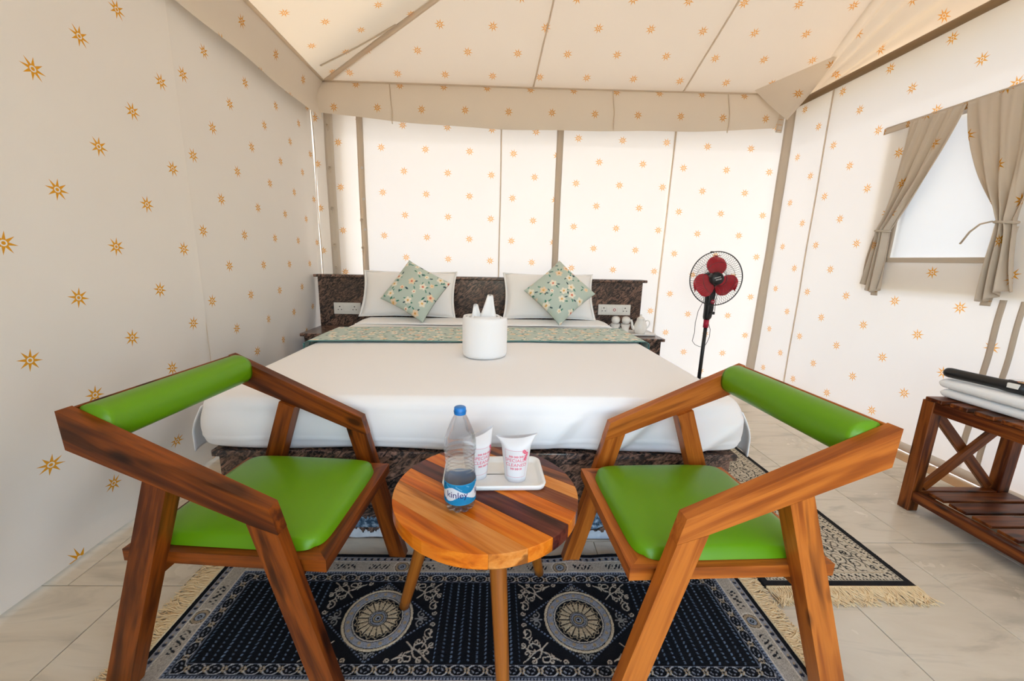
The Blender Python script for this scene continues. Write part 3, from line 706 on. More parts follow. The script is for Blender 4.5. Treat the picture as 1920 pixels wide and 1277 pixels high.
# headboard of granite: three slabs and a coping
HX0, HX1, HY, HZ = -1.525, 1.33, 3.50, 0.945
hb = empty('headboard', ((HX0 + HX1) / 2, HY + 0.05, 0), label='wide polished granite headboard against the back canvas', cat='headboard'); ho = np.array(hb.location)
lb('coping', HX0 - 0.025, HX1 + 0.03, HY - 0.03, HY + 0.12, HZ - 0.024, HZ, GRANITE, hb, ho, 0.006)
for x0, x1 in ((HX0, -0.62), (-0.618, 0.40), (0.402, HX1)):
    lb('slab', x0, x1, HY, HY + 0.09, 0.002, HZ - 0.025, GRANITE, hb, ho)
def nightstand(x0, x1, lab, zt):
    n = empty('nightstand', ((x0 + x1) / 2, 3.28, 0), label=lab, cat='nightstand', group='granite nightstands'); no = np.array(n.location)
    lb('top_slab', x0 - 0.02, x1 + 0.02, 3.07, HY - 0.001, zt - 0.024, zt, GRANITE, n, no, 0.006)
    lb('front_slab', x0, x1, 3.10, 3.13, 0.002, zt - 0.025, GRANITE, n, no)
    lb('side_slab', x0, x0 + 0.03, 3.131, HY - 0.002, 0.002, zt - 0.025, GRANITE, n, no)
    lb('side_slab', x1 - 0.03, x1, 3.131, HY - 0.002, 0.002, zt - 0.025, GRANITE, n, no)
NZ = 0.50
nightstand(-1.49, -1.15, 'granite nightstand with an empty top beside the left canvas wall', NZ)
nightstand(1.035, 1.37, 'granite nightstand carrying the white tea set', NZ)

# power points on the headboard
def socket(x0, x1, z0, z1, mods, lab):
    s = empty('socket_plate', ((x0 + x1) / 2, HY, (z0 + z1) / 2), label=lab, cat='power socket', group='white socket plates on the headboard')
    w, h = x1 - x0, z1 - z0
    box('plate', (0, -0.007, 0), (w, 0.013, h), WHITEP, s, None, 0.003, 2)
    mw = w * 0.82 / len(mods)
    for i, k in enumerate(mods):
        cx = -w * 0.41 + mw * (i + 0.5)
        md = box('module', (cx, -0.0145, 0), (mw * 0.94, 0.004, h * 0.62), WHITEP, s, None, 0.0015, 1)
        if k == 's':
            for dx, dz, r in ((0, 0.016, 0.0055), (-0.014, -0.010, 0.0045), (0.014, -0.010, 0.0045)):
                lathe('pin_hole', [(0, 0.0), (r, 0.0), (r, -0.002)], DARKSLOT, md, 12, (cx + dx, -0.0178, dz), Matrix.Rotation(PI / 2, 3, 'X'), False)
        elif k == 'o':
            lathe('indicator_ring', [(0.008, 0), (0.011, 0.001), (0.013, 0.0)], REDRING, md, 20, (cx, -0.0172, 0), Matrix.Rotation(PI / 2, 3, 'X'))
        else:
            box('rocker', (cx, -0.0175, 0), (mw * 0.8, 0.003, h * 0.5), WHITEP, md, None, 0.001, 1)
socket(-1.395, -1.16, 0.60, 0.70, ['s', 'r', 's'], 'white three-module socket plate on the headboard by the left wall')
socket(0.945, 1.235, 0.632, 0.725, ['s', 'r', 'o', 'r', 's'], 'longer white socket plate above the teacups with a red ring')

# pillows and cushions
def pillow_mesh(w, h, d, n=44, pinch=0.10, p=2.6):
    u = np.linspace(-1, 1, n); U, V = np.meshgrid(u, u, indexing='ij')
    prof = (np.clip(1 - np.abs(U) ** p, 0, 1) * np.clip(1 - np.abs(V) ** p, 0, 1)) ** 0.5
    x = U * w / 2 * (1 - pinch * (1 - np.abs(U)) * 0 - pinch * np.abs(U) ** 2 * (1 - V ** 2) * 0.6)
    y = V * h / 2 * (1 - pinch * np.abs(V) ** 2 * (1 - U ** 2) * 0.6)
    return x, y, prof * d / 2, U, V
def pillow(name, loc, w, h, d, rx, ry, rz, mat, label, cat, group, col=None, seed=0, flange=0.0, n=44):
    x, y, z, U, V = pillow_mesh(w, h, d, n)
    wr = wob(x * 8, y * 8, 0.004, 1.6, seed) * (z > 0.01)
    F = np.stack([x, y, z + 0.003 + wr], -1); B = np.stack([x, y, -z * 0.75 - 0.003], -1)
    M = np.array((Matrix.Rotation(rz, 3, 'Z') @ Matrix.Rotation(rx, 3, 'X') @ Matrix.Rotation(ry, 3, 'Z')))
    t = empty(name, loc, 0, label, cat, group)
    grid('cover_front', F @ M.T, mat, t, col=col)
    grid('cover_back', (B @ M.T)[::-1], mat, t, col=None if col is None else col[::-1])
    # piped edge
    k = n - 1
    ring = [F[i, 0] for i in range(k)] + [F[k, i] for i in range(k)] + [F[k - i, k] for i in range(k)] + [F[0, k - i] for i in range(k)] + [F[0, 0]]
    if flange:
        bm = bmesh.new(); pts = [Vector(M @ (p * (1 + flange))) for p in ring]; pin = [Vector(M @ p) for p in ring]
        a = [bm.verts.new(p) for p in pin[:-1]]; b = [bm.verts.new(p) for p in pts[:-1]]
        for i in range(len(a)): bm.faces.new((a[i], a[(i + 1) % len(a)], b[(i + 1) % len(a)], b[i]))
        o = bm_obj('flange', bm, mat, t, None, True); o.modifiers.new('s', 'SOLIDIFY').thickness = 0.006
    return t
TILT = math.radians(62)
pillow('pillow', (-0.70, 3.340, 0.800), 0.76, 0.40, 0.17, TILT, 0, 0, SHEET, 'plump white pillow behind the cushion nearest the left canvas wall', 'pillow', 'white pillows at the headboard', seed=81, flange=0.05)
pillow('pillow', (0.475, 3.340, 0.800), 0.74, 0.40, 0.17, TILT, 0, 0, SHEET, 'plump white pillow behind the cushion near the tea set', 'pillow', 'white pillows at the headboard', seed=82, flange=0.05)

# printed floral cotton painted flower by flower
def floral(x, y, seed, dens, scale=1.0):
    """x, y arrays in metres -> colour array"""
    r = np.random.default_rng(seed); sh = x.shape
    C = np.empty(sh + (3,)); C[:] = lin('#bccabf')
    x0, x1, y0, y1 = x.min(), x.max(), y.min(), y.max()
    n = int((x1 - x0) * (y1 - y0) * dens)
    def blob(cx, cy, rx, ry, a, col):
        dx, dy = x - cx, y - cy; c, s = math.cos(a), math.sin(a)
        m = ((dx * c + dy * s) / rx) ** 2 + ((-dx * s + dy * c) / ry) ** 2 < 1
        C[m] = col
    pts = []
    for _ in range(n * 6):
        p = (r.uniform(x0, x1), r.uniform(y0, y1))
        if all((p[0] - q[0]) ** 2 + (p[1] - q[1]) ** 2 > (0.047 * scale) ** 2 for q in pts): pts.append(p)
        if len(pts) >= n: break
    for cx, cy in pts:
        for k in range(r.integers(2, 5)):
            a = r.uniform(0, 2 * PI); d = r.uniform(0.018, 0.034) * scale
            blob(cx + d * math.cos(a), cy + d * math.sin(a), 0.010 * scale, 0.0038 * scale, a + r.uniform(-.6, .6), lin('#3f7f6d') if r.random() < 0.65 else lin('#2b4a52'))
    for cx, cy in pts:
        big = r.random(); R = (0.018 if big > 0.35 else 0.011) * scale
        tone = lin('#efe6d4') if r.random() < 0.7 else lin('#ecd3b4'); a0 = r.uniform(0, 2 * PI)
        for k in range(5):
            a = a0 + k * 2 * PI / 5
            blob(cx + R * 0.62 * math.cos(a), cy + R * 0.62 * math.sin(a), R * 0.62, R * 0.46, a, tone)
        blob(cx, cy, R * 0.36, R * 0.36, 0, lin('#e2b56a') if r.random() < 0.6 else lin('#d9785e'))
        if r.random() < 0.25: blob(cx, cy, R * 0.16, R * 0.16, 0, lin('#b8482f'))
    return C
def cushion(loc, s, spin, label, seed):
    n = 110; x, y, z, U, V = pillow_mesh(s, s, 0.15, n)
    pillow('cushion', loc, s, s, 0.15, math.radians(60), spin, 0, PRINT, label, 'cushion', 'floral cushions on the bed', floral(x, y, seed, 150, 1.3), seed, n=n)
cushion((-0.604, 3.13, 0.845), 0.395, math.radians(-30), 'sage floral cushion tipped to one side, nearest the left canvas wall', 91)
cushion((0.530, 3.12, 0.855), 0.40, math.radians(43), 'sage floral cushion standing on its corner near the tea set', 92)

# bed runner: laid slightly askew
us = np.linspace(0, 1, 420); vs = np.linspace(0, 1, 110); U, V = np.meshgrid(us, vs, indexing='ij')
W = MX1 - MX0
sdist = (U - 0.5) * (W + 0.36); hw = W / 2 - 0.012
X = (MX0 + MX1) / 2 + np.clip(sdist, -hw, hw) + np.sign(sdist) * np.clip(np.abs(sdist) - hw, 0, 0.03)
drop = np.clip(np.abs(sdist) - hw, 0, 1)
Y = 2.30 + 0.075 * U * 2 + V * 0.50 + 0.004 * np.sin(14 * U)
Z = MZ + 0.0115 - np.where(drop > 0, np.maximum(0, drop - 0.015), 0) + wob(X, Y, 0.0018, 9, 73)
X = X + np.sign(sdist) * np.where(drop > 0, np.minimum(drop, 0.03) * 0.6, 0)
CR = floral(sdist, V * 0.50, 95, 170, 1.2)
teal = lin('#5f8f8c'); CR[(V < 0.045) | (V > 0.965)] = teal
rn = grid('bed_runner', np.stack([X, Y, Z], -1), PRINT, None, col=CR, thick=0.003)
tag(rn, 'sage green floral runner with teal edging across the bed', 'bed runner')

# rolled towel on the bed
tw = empty('rolled_towel', (-0.042, 2.075, MZ + 0.004), label='white towel rolled upright into a drum with a pulled-up point', cat='towel')
th = np.linspace(0, 2 * PI * 3.6, 260); rr = 0.052 + 0.0150 * th / (2 * PI) * 1.22; hgt = 0.205
Zs = np.linspace(0, 1, 16); TH, ZZ = np.meshgrid(th, Zs, indexing='ij'); RR = rr[:, None] * (1 + 0.006 * np.sin(2 * TH))
rnd = 0.006 * (1 - np.clip(ZZ * 12, 0, 1)) + 0.006 * (1 - np.clip((1 - ZZ) * 12, 0, 1))
ZZh = ZZ * (hgt + 0.006 * np.sin(TH * 0.7)) 
P = np.stack([(RR - rnd) * np.cos(TH + 2.6), (RR - rnd) * np.sin(TH + 2.6), ZZh], -1)
grid('towel_roll', P, TERRY, tw, thick=0.011)
bm = bmesh.new()
for (px_, py_, h_, w_, lean) in ((0.012, -0.01, 0.315, 0.052, 0.018), (-0.034, 0.012, 0.262, 0.040, -0.012)):
    prof = []
    for k, t in enumerate(np.linspace(0, 1, 12)):
        wd = w_ * (1 - 0.62 * t ** 1.6) * (0.9 + 0.1 * math.sin(5 * t)); z = 0.12 + (h_ - 0.12) * t
        prof.append([bm.verts.new((px_ + lean * t + wd * math.cos(a) * (1.0), py_ + wd * 0.42 * math.sin(a) + 0.006 * math.sin(3 * a), z + (0.010 * math.sin(a) if t > .9 else 0))) for a in np.linspace(0, 2 * PI, 16, endpoint=False)])
    for a, b in zip(prof, prof[1:]):
        for k in range(16): bm.faces.new((a[k], a[(k + 1) % 16], b[(k + 1) % 16], b[k]))
    bm.faces.new(prof[-1])
bm_obj('pulled_point', bm, TERRY, tw, None, True)
# ------------------------------------------------------------------ rugs
def segd(x, y, ax, ay, bx, by):
    dx, dy = bx - ax, by - ay; t = np.clip(((x - ax) * dx + (y - ay) * dy) / (dx * dx + dy * dy + 1e-12), 0, 1)
    return np.hypot(x - ax - t * dx, y - ay - t * dy)
def poly_d(x, y, pts):
    d = np.full(x.shape, 9.0)
    for (a, b), (c, e) in zip(pts, pts[1:]): d = np.minimum(d, segd(x, y, a, b, c, e))
    return d
def spiral(cx, cy, r0, r1, a0, turns, n=14):
    return [(cx + (r0 + (r1 - r0) * t) * math.cos(a0 + turns * 2 * PI * t), cy + (r0 + (r1 - r0) * t) * math.sin(a0 + turns * 2 * PI * t)) for t in np.linspace(0, 1, n)]
NAVYC, CREAMC, TANC, BLUEC, GREYC = (0.0050, 0.0058, 0.0088), lin('#dcd2c0'), lin('#b09c80'), lin('#98a0aa'), lin('#b9b8b6')
def dark_rug_colours(u, v, HU, HV):
    C = np.empty(u.shape + (3,)); C[:] = NAVYC
    def put(m, c): C[m] = c
    d = np.minimum(HU - np.abs(u), HV - np.abs(v)); onv = (HV - np.abs(v)) < (HU - np.abs(u)); s = np.where(onv, u, v)
    # outer small border
    put((d > .018) & (d < .037), lin('#9c9c9f'))
    put((d > .018) & (d < .037) & (np.hypot(((s + .006) % .024) - .012, (d - .0275) * 1.1) < .0062), lin('#2c3040'))
    put((d > .018) & (d < .037) & (np.hypot((s % .024) - .012, (d - .0275)) < .0030), TANC)
    put((d > .037) & (d < .041), CREAMC); put((d > .0385) & (d < .0398), NAVYC)
    # main border: rings between bars of fret
    z = (d > .041) & (d < .083); put(z, lin('#bcb2a2'))
    sp = np.where(onv, ((s + .142) % .284) - .142, s + 0.0); md = d - .062
    rc = np.hypot(sp, md)
    fret = (np.sin(s * 330) * np.sin(md * 210 + 1.2 * np.sin(s * 165)) + 0.6 * np.sin(s * 520 + md * 300)) > 0.22
    put(z & (np.abs(md) < .0115) & (np.abs(sp) > .045) & (np.abs(sp) < .118) & fret, lin('#26282e'))
    put(z & (rc < .030), CREAMC); put(z & (rc < .025), NAVYC); put(z & (rc < .0232), TANC); put(z & (rc < .0150), NAVYC); put(z & (rc < .0132), BLUEC); put(z & (rc < .0062), NAVYC); put(z & (rc < .003), BLUEC)
    put((d > .083) & (d < .0865), CREAMC); put((d > .0865) & (d < .088), NAVYC)
    put((d > .088) & (d < .096), lin('#8a93a3')); put((d > .0885) & (d < .0955) & (np.sin(s * 700) * np.sin((d - .092) * 600 + 1.5) > .15), lin('#1a2130'))
    # floral chain
    z = (d > .096) & (d < .132); q = ((s + .025) % .05) - .025; md = d - .114
    el = np.hypot(q / .022, md / .0145)
    put(z & (np.abs(el - 1) < .10), GREYC); put(z & (np.abs(el - .45) < .10) & (np.sin(np.arctan2(md, q) * 4) > -.2), lin('#8d8f96'))
    q2 = (s % .05) - .025; r2 = np.hypot(q2, md)
    put(z & (r2 < .0085) & (np.cos(np.arctan2(md, q2) * 5) > -.3), lin('#b9a27e')); put(z & (r2 < .0028), NAVYC)
    put(z & (np.abs(np.abs(md) - .0150) < .0012), lin('#6a707c'))
    # field
    fld = d > .134
    for cx in (-0.31, 0.31):
        x = u - cx; y = v; f = fld & (np.abs(x) < .186); ax, ay = np.abs(x), np.abs(y); r = np.hypot(x, y); a = np.arctan2(y, x)
        idx = np.where(f)
        xx, yy = ax[idx], ay[idx]
        S = [spiral(.150, .098, .026, .004, 2.6, 1.15), spiral(.118, .122, .020, .003, -1.2, -1.1), spiral(.165, .045, .018, .003, 1.0, 1.2),
             [(.105, .075), (.122, .092), (.145, .104), (.168, .126)], [(.150, .060), (.160, .075), (.152, .09)], [(.085, .125), (.10, .115), (.118, .118)],
             [(.130, .075), (.128, .100), (.112, .108)], spiral(.140, .072, .010, .002, 0, 1.0), spiral(.168, .108, .010, .002, 2, 1.0), spiral(.098, .130, .009, .002, 4, 1),
             spiral(.178, .084, .009, .002, 1, 1.1), spiral(.150, .130, .010, .002, 5, -1.1), spiral(.172, .020, .008, .002, 3, 1.1), spiral(.062, .132, .008, .002, 2, 1.1), [(.122, .092), (.132, .118), (.150, .130)], [(.145, .104), (.165, .098), (.178, .084)], [(.10, .108), (.09, .120), (.075, .128)], [(.168, .126), (.180, .134)], [(.158, .07), (.17, .06), (.168, .04)]]
        dd = np.full(xx.shape, 9.0)
        for p in S: dd = np.minimum(dd, poly_d(xx, yy, p))
        inside = xx / .172 + yy / .138
        m = (dd < .0018) & (inside > 1.03); C[idx[0][m], idx[1][m]] = lin('#bfb3a0')
        m = (np.abs(inside - 0.985) < .028); C[idx[0][m], idx[1][m]] = NAVYC
        m = (np.abs(inside - 0.985) < .022) & (np.sin((xx - yy) * 420) > -.1); C[idx[0][m], idx[1][m]] = lin('#6f7a8c')
        for px_, py_, pts in ((.135, 0, [spiral(.132, .014, .013, .002, 2.0, 1.1), [(.115, .0), (.15, .004)]]), (0, .118, [spiral(.016, .118, .011, .002, 3, 1.1), [(0, .11), (.004, .128)]])):
            for p in pts:
                m = (poly_d(xx, yy, p) < .0019) & (inside < .94); C[idx[0][m], idx[1][m]] = lin('#8f8d88')
        put(f & (r < .107), NAVYC); put(f & (r < .106), lin('#d3c4a6')); put(f & (r < .0985), NAVYC); put(f & (r < .0965), lin('#9599a0'))
        dots = f & (r > .080) & (r < .094) & (np.hypot((((a / (2 * PI) * 18) % 1) - .5) * .030, r - .087) < .0052); put(dots, lin('#b09a78'))
        put(f & (r < .078), NAVYC); put(f & (r < .0762), lin('#bfb7a8')); put(f & (r < .0722), NAVYC)
        sc_ = .060 + .0035 * np.cos(a * 18); put(f & (np.abs(r - sc_ - .004) < .0012), lin('#b9a888'))
        pet = f & (r > .029) & (r < sc_ - .001) & (np.abs(((a / (2 * PI) * 18) % 1) - .5) < .40); put(pet, lin('#c6b493'))
        put(f & (r < .027), lin('#9a958c')); put(f & (r < .024), NAVYC); put(f & (r < .0225), lin('#8a8f98')); put(f & (r < .017), NAVYC); put(f & (r < .0150), lin('#a89878')); put(f & (r < .0105), NAVYC); put(f & (r < .0085), BLUEC); put(f & (r < .004), NAVYC)
    st = fld & ((np.abs(u) < .121) | (np.abs(u) > .500)); k = ((u + .0121) % .0242) - .0121
    dash = (np.sin(v * 520 + 1.4 * np.sin(np.floor((u + .0121) / .0242) * 2.1)) > -.35)
    off = .0012 * np.sin(v * 520)
    sc3 = np.array(lin('#6c7f94')) * (0.55 + 0.45 * (np.abs(np.sin(np.floor((u + .0121) / .0242) * 1.7 + .6))))[..., None]
    ms = st & (np.abs(k - off) < .0026) & dash; C[ms] = sc3[ms]
    C *= (1 + 0.18 * RNG.normal(0, 1, u.shape).clip(-2, 2))[..., None]
    return np.clip(C, 0.003, 0.9)
def rug(name, cx, cy, rz, HU, HV, step, colfn, label, relief=None):
    r = empty(name, (cx, cy, 0.0), rz, label, 'rug', 'patterned runner rugs')
    us = np.linspace(-HU, HU, int(2 * HU / step)); vs = np.linspace(-HV, HV, int(2 * HV / step)); U, V = np.meshgrid(us, vs, indexing='ij')
    C = colfn(U, V, HU, HV)
    Z = 0.0085 + 0.0016 * (C.mean(-1) > 0.05) + RNG.normal(0, 0.0003, U.shape)
    e = np.minimum(HU - np.abs(U), HV - np.abs(V)); Z = np.where(e < 0.002, 0.0015, Z)
    if relief is not None: Z = Z + relief(U, V)
    grid('pile', np.stack([U, V, Z], -1), PILE, r, col=C)
    return r
def fringe(parent, p0, p1, out, L, n, seed, z=0.006):
    """threads from the line p0-p1 towards out"""
    rr = random.Random(seed); bm = bmesh.new(); p0 = Vector(p0); p1 = Vector(p1); out = Vector(out).normalized(); al = (p1 - p0).normalized()
    for i in range(n):
        t = (i + rr.random()) / n; b = p0.lerp(p1, t); sway = 0.35 * math.sin(t * 37) + rr.uniform(-.6, .6); l = L * rr.uniform(.72, 1.1)
        pts = [b + out * (l * s) + al * (l * sway * s * s) + Vector((0, 0, z + 0.004 * math.sin(s * 5 + i) + rr.uniform(0, .003) - 0.003 * s)) for s in (0, .3, .6, 1)]
        add_tube(bm, pts, [0.0024, 0.0023, 0.0021, 0.0014], 4, False)
    o = bm_obj('fringe', bm, FRINGE, parent, None, True); o['kind'] = 'stuff'
    bm = bmesh.new()
    add_tube(bm, [p0.lerp(p1, t) + Vector((0, 0, 0.0065)) for t in np.linspace(0, 1, 40)], 0.0055, 6); bm_obj('bound_edge', bm, FRINGE, parent, None, True)
bump_ = lambda u, v: 0.014 * np.exp(-((u - 0.50 - 0.3 * (v - .27)) / 0.10) ** 2) * np.clip((v - 0.02) / 0.25, 0, 1) ** 1.5 + 0.010 * np.exp(-((u - 0.33) / 0.05) ** 2) * np.clip((v - 0.1) / 0.17, 0, 1)
dr = rug('runner_rug', -0.027, 1.022, -0.008, 0.915, 0.270, 0.002, dark_rug_colours, 'navy and cream medallion rug lying under the round table', bump_)
fringe(dr, (-0.917, -0.268, 0), (-0.917, 0.268, 0), (-1, 0, 0), 0.075, 420, 1)
fringe(dr, (0.917, -0.268, 0), (0.917, 0.268, 0), (1, 0, 0), 0.062, 420, 2)
def pale_rug_colours(u, v, HU, HV):
    C = np.empty(u.shape + (3,)); C[:] = lin('#d9ccb4'); K = (0.016, 0.015, 0.016)
    d = np.minimum(HU - np.abs(u), HV - np.abs(v)); onv = (HV - np.abs(v)) < (HU - np.abs(u)); s = np.where(onv, u, v)
    C[d < .026] = K; C[(d > .029) & (d < .033) & (np.sin(s * 520) > -.2)] = K
    C[(d > .036) & (d < .060) & (np.sin(s * 240) * np.sin((d - .048) * 200 + 1.5) + .5 * np.sin(s * 480 + d * 300) > .35)] = K
    C[(d > .062) & (d < .065)] = lin('#a08a66')
    r = np.random.default_rng(5); m = d > .068
    idx = np.where(m); x, y = u[idx], v[idx]; dd = np.full(x.shape, 9.0); fl = np.zeros(x.shape, bool)
    for i in range(-17, 18):
        for j in range(-4, 5):
            cx, cy = i * .052 + (.026 if j % 2 else 0), j * .050
            sel = (np.abs(x - cx) < .05) & (np.abs(y - cy) < .05)
            if not sel.any(): continue
            sg = 1 if (i + j) % 2 else -1; xs, ys = x[sel], y[sel]
            D = np.minimum(poly_d(xs, ys, spiral(cx, cy, .029, .006, r.uniform(0, 6), 1.4 * sg, 18)), poly_d(xs, ys, [(cx - .024, cy + .024 * sg), (cx, cy + .010), (cx + .027, cy + .020)]))
            dd[sel] = np.minimum(dd[sel], D)
            rad = np.hypot(xs - cx, ys - cy); an = np.arctan2(ys - cy, xs - cx)
            fl[sel] |= (rad < .009 + .003 * np.cos(5 * an)) & (rad > .003) & ((i * 3 + j * 5) % 4 == 0)
    k = (dd < .0019) | fl
    C[idx[0][k], idx[1][k]] = K
    C *= (1 + 0.12 * RNG.normal(0, 1, u.shape).clip(-2, 2))[..., None]
    return np.clip(C, 0.004, 0.9)
pr = rug('runner_rug', 1.232, 2.065, PI / 2, 0.915, 0.272, 0.0025, pale_rug_colours, 'cream and black scroll-patterned rug along the right side of the bed')
fringe(pr, (-0.917, -0.268, 0), (-0.917, 0.268, 0), (-1, 0, 0), 0.070, 420, 3)
fringe(pr, (0.917, -0.268, 0), (0.917, 0.268, 0), (1, 0, 0), 0.060, 200, 4)

# ------------------------------------------------------------------ armchairs
def armchair(loc, rz, W, label):
    c = empty('armchair', loc, rz, label, 'armchair', 'wooden armchairs with green seats')
    RT, FT, FB, J, RB = (-.266, .764), (.183, .556), (.199, .492), (.129, .516), (-.261, .6745)
    hw = 0.272; ta, tl = 0.034, 0.046
    for s in (-1, 1):
        y0, y1 = (hw - ta) * s, hw * s
        prism('arm', [RT, FT, FB, J, RB], y0, y1, W, c, (FT[0] - RT[0], 0, FT[1] - RT[1]))
        prism('leg', [(FB[0] - .001, FB[1] - .0005), (.321, 0.0105), (.261, 0.0105), (J[0] - .001, J[1] - .0005)], (hw - ta) * s, hw * s, W, c, (.12, 0, -.5))
        prism('leg', [(-.046, .5865), (-.0975, .6075), (-.300, 0.0105), (-.237, 0.0105)], (hw - tl) * s, hw * s, W, c, (-.19, 0, -.58))
    # rail and padded back
    M = Matrix.Rotation(math.radians(6), 4, 'Y')
    beam('back_rail', (-.2625, -hw + ta + .001, .718), (-.2625, hw - ta - .001, .718), 0.007, 0.088, W, c, 0.002)
    n, k = 40, 28
    t = np.concatenate([[-1], np.linspace(-1, 1, n), [1]]); a = np.linspace(0, 2 * PI, k, endpoint=False); T, A = np.meshgrid(t, a, indexing='ij')
    e = np.clip((1 - np.abs(T)) / 0.05, 0, 1) ** 0.4 * 0.12 + 0.88; e = 0.96 + 0.04 * e; e[0] = 0; e[-1] = 0
    cx, sz = np.cos(A), np.sin(A)
    PX = -.240 + np.sign(cx) * np.abs(cx) ** 0.8 * np.where(cx > 0, 0.054, 0.0185) * e; PZ_ = .716 + np.sign(sz) * np.abs(sz) ** 0.75 * 0.049 * e
    P = np.stack([PX, T * (hw - ta - .002), PZ_], -1)
    o = grid('back_pad', np.transpose(P, (1, 0, 2)), LEATHER, c, wrap=True)
    # mitred seat frame
    x0, x1, w, z1, z0, b = -.228, .278, .2275, .394, .362, .052
    for s in (-1, 1):
        prism('seat_rail', [(x0, w * s), (x1, w * s), (x1 - b, (w - b) * s), (x0 + b, (w - b) * s)], z0, z1, W, c, (1, 0, 0), 0.002, 1, 'xy')
    prism('seat_rail', [(x1, -w), (x1, w), (x1 - b, w - b), (x1 - b, -w + b)], z0, z1, W, c, (0, 1, 0), 0.002, 1, 'xy')
    prism('seat_rail', [(x0, -w), (x0, w), (x0 + b, w - b), (x0 + b, -w + b)], z0, z1, W, c, (0, 1, 0), 0.002, 1, 'xy')
    for x in (.185, -.165):
        beam('cross_bearer', (x, -hw + tl + .001, .338), (x, hw - tl - .001, .338), 0.030, 0.046, W, c, 0.002)
    # seat cushion
    n = 46; u = np.linspace(-1, 1, n); U, V = np.meshgrid(u, u, indexing='ij')
    def sq(U, V, k=0.10):
        return U * (1 - k * V ** 8 * np.abs(U) ** 6), V * (1 - k * U ** 8 * np.abs(V) ** 6)
    SU, SV = sq(U, V)
    X = 0.027 + SU * 0.224; Yv = SV * 0.207
    h = (np.clip(1 - U ** 10, 0, 1) * np.clip(1 - V ** 10, 0, 1)) ** 0.35
    Z = .3955 + 0.034 * h + 0.016 * (1 - U ** 2) * (1 - V ** 2)
    grid('seat_cushion', np.stack([X, Yv, Z], -1), LEATHER, c)
    return c
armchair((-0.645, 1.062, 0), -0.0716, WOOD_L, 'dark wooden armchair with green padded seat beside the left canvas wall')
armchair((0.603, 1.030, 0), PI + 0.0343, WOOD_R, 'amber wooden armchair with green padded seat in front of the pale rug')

# ------------------------------------------------------------------ round table
TX, TY, TZ, TR = -0.010, 1.030, 0.450, 0.262
tb_ = empty('side_table', (TX, TY, 0), 0, 'low round three-legged table of striped planks between the armchairs', 'table')
ang = math.radians(-38); ca, sa = math.cos(ang), math.sin(ang)
cutsv = [-.262, -.200, -.128, -.060, .006, .062, .118, .172, .218, .262]; mats = [0, 2, 0, 3, 0, 1, 2, 1, 3]
for i, (a, b) in enumerate(zip(cutsv, cutsv[1:])):
    a2, b2 = a + 0.0005, b - 0.0005
    def xr(v): return math.sqrt(max(TR ** 2 - v * v, 1e-8))
    pts = [(xr(v), v) for v in np.linspace(a2, b2, 10)] + [(-xr(v), v) for v in np.linspace(b2, a2, 10)]
    poly = [(ca * p - sa * q, sa * p + ca * q) for p, q in pts]
    cl = []
    for p in poly:
        if not cl or math.hypot(p[0] - cl[-1][0], p[1] - cl[-1][1]) > 1e-4: cl.append(p)
    if math.hypot(cl[0][0] - cl[-1][0], cl[0][1] - cl[-1][1]) < 1e-4: cl.pop()
    bm = bmesh.new()
    def ring(f, z): return [bm.verts.new((x * f, y * f, z)) for x, y in cl]
    rs = [[bm.verts.new((x, y, z)) for x, y in cl] for z in (TZ - 0.036, TZ)]
    # chamfer the round edge underneath and on top
    rs0 = [[bm.verts.new((x * (1 - 0.02 if math.hypot(x, y) > TR - .004 else 1), y * (1 - 0.02 if math.hypot(x, y) > TR - .004 else 1), z)) for x, y in cl] for z in (TZ - 0.042,)]
    top = [bm.verts.new((x * (0.994 if math.hypot(x, y) > TR - .004 else 1), y * (0.994 if math.hypot(x, y) > TR - .004 else 1), TZ + 0.0015)) for x, y in cl]
    ls = [rs0[0], rs[0], rs[1], top]; n = len(cl)
    for p, q in zip(ls, ls[1:]):
        for k in range(n): bm.faces.new((p[k], p[(k + 1) % n], q[(k + 1) % n], q[k]))
    bm.faces.new(list(reversed(ls[0]))); bm.faces.new(ls[-1])
    bm_obj('plank', bm, WOOD_T[mats[i]], tb_, (ca, sa, 0))
for k, (fx, fy) in enumerate(((-.244, .034), (.190, .172), (.055, -.258))):
    d = math.hypot(fx, fy); ux, uy = fx / d, fy / d
    p0, p1 = Vector((ux * .150, uy * .150, TZ - .043)), Vector((ux * .258, uy * .258, 0.0115))
    bm = bmesh.new(); N = 14
    add_tube(bm, [p0.lerp(p1, t) for t in np.linspace(0, 1, N)], [0.0235 - 0.0075 * t for t in np.linspace(0, 1, N)], 20)
    bm_obj('leg', bm, WOOD_LEG, tb_, tuple(p1 - p0), True)
TTOP = TZ + 0.0018
# tray on the table
def tray(loc, w, d, h, rz, mat, label, cat, rim=0.012):
    t = empty('serving_tray', loc, rz, label, cat, 'white trays'); r = 0.028
    rings = []
    for ins, z in ((0.012, 0), (0.004, 0.004), (0.0, h), (0.004, h + .002), (0.010, h - .001), (0.016, 0.007), (0.022, 0.005), (0.06, 0.005), (d / 2 - .002, 0.005)):
        R = rrect(-w / 2 + ins, w / 2 - ins, -d / 2 + ins, d / 2 - ins, max(.001, r - ins * .8), 8, 6); rings.append(np.column_stack([R, np.full(len(R), z)]))
    R0 = np.array([[(-w / 2 + .03), 0, 0.0]]); 
    base = rrect(-.001, .001, -.001, .001, .0005, 8, 6); rings = [np.column_stack([base, np.zeros(len(base))])] + rings
    grid('tray_body', np.transpose(np.array(rings), (1, 0, 2)), mat, t, wrap=True)
tray((0.012, 1.098, TTOP), 0.30, 0.178, 0.017, 0.03, WHITEP, 'white plastic tray on the round table under the wrapped glasses', 'tray')

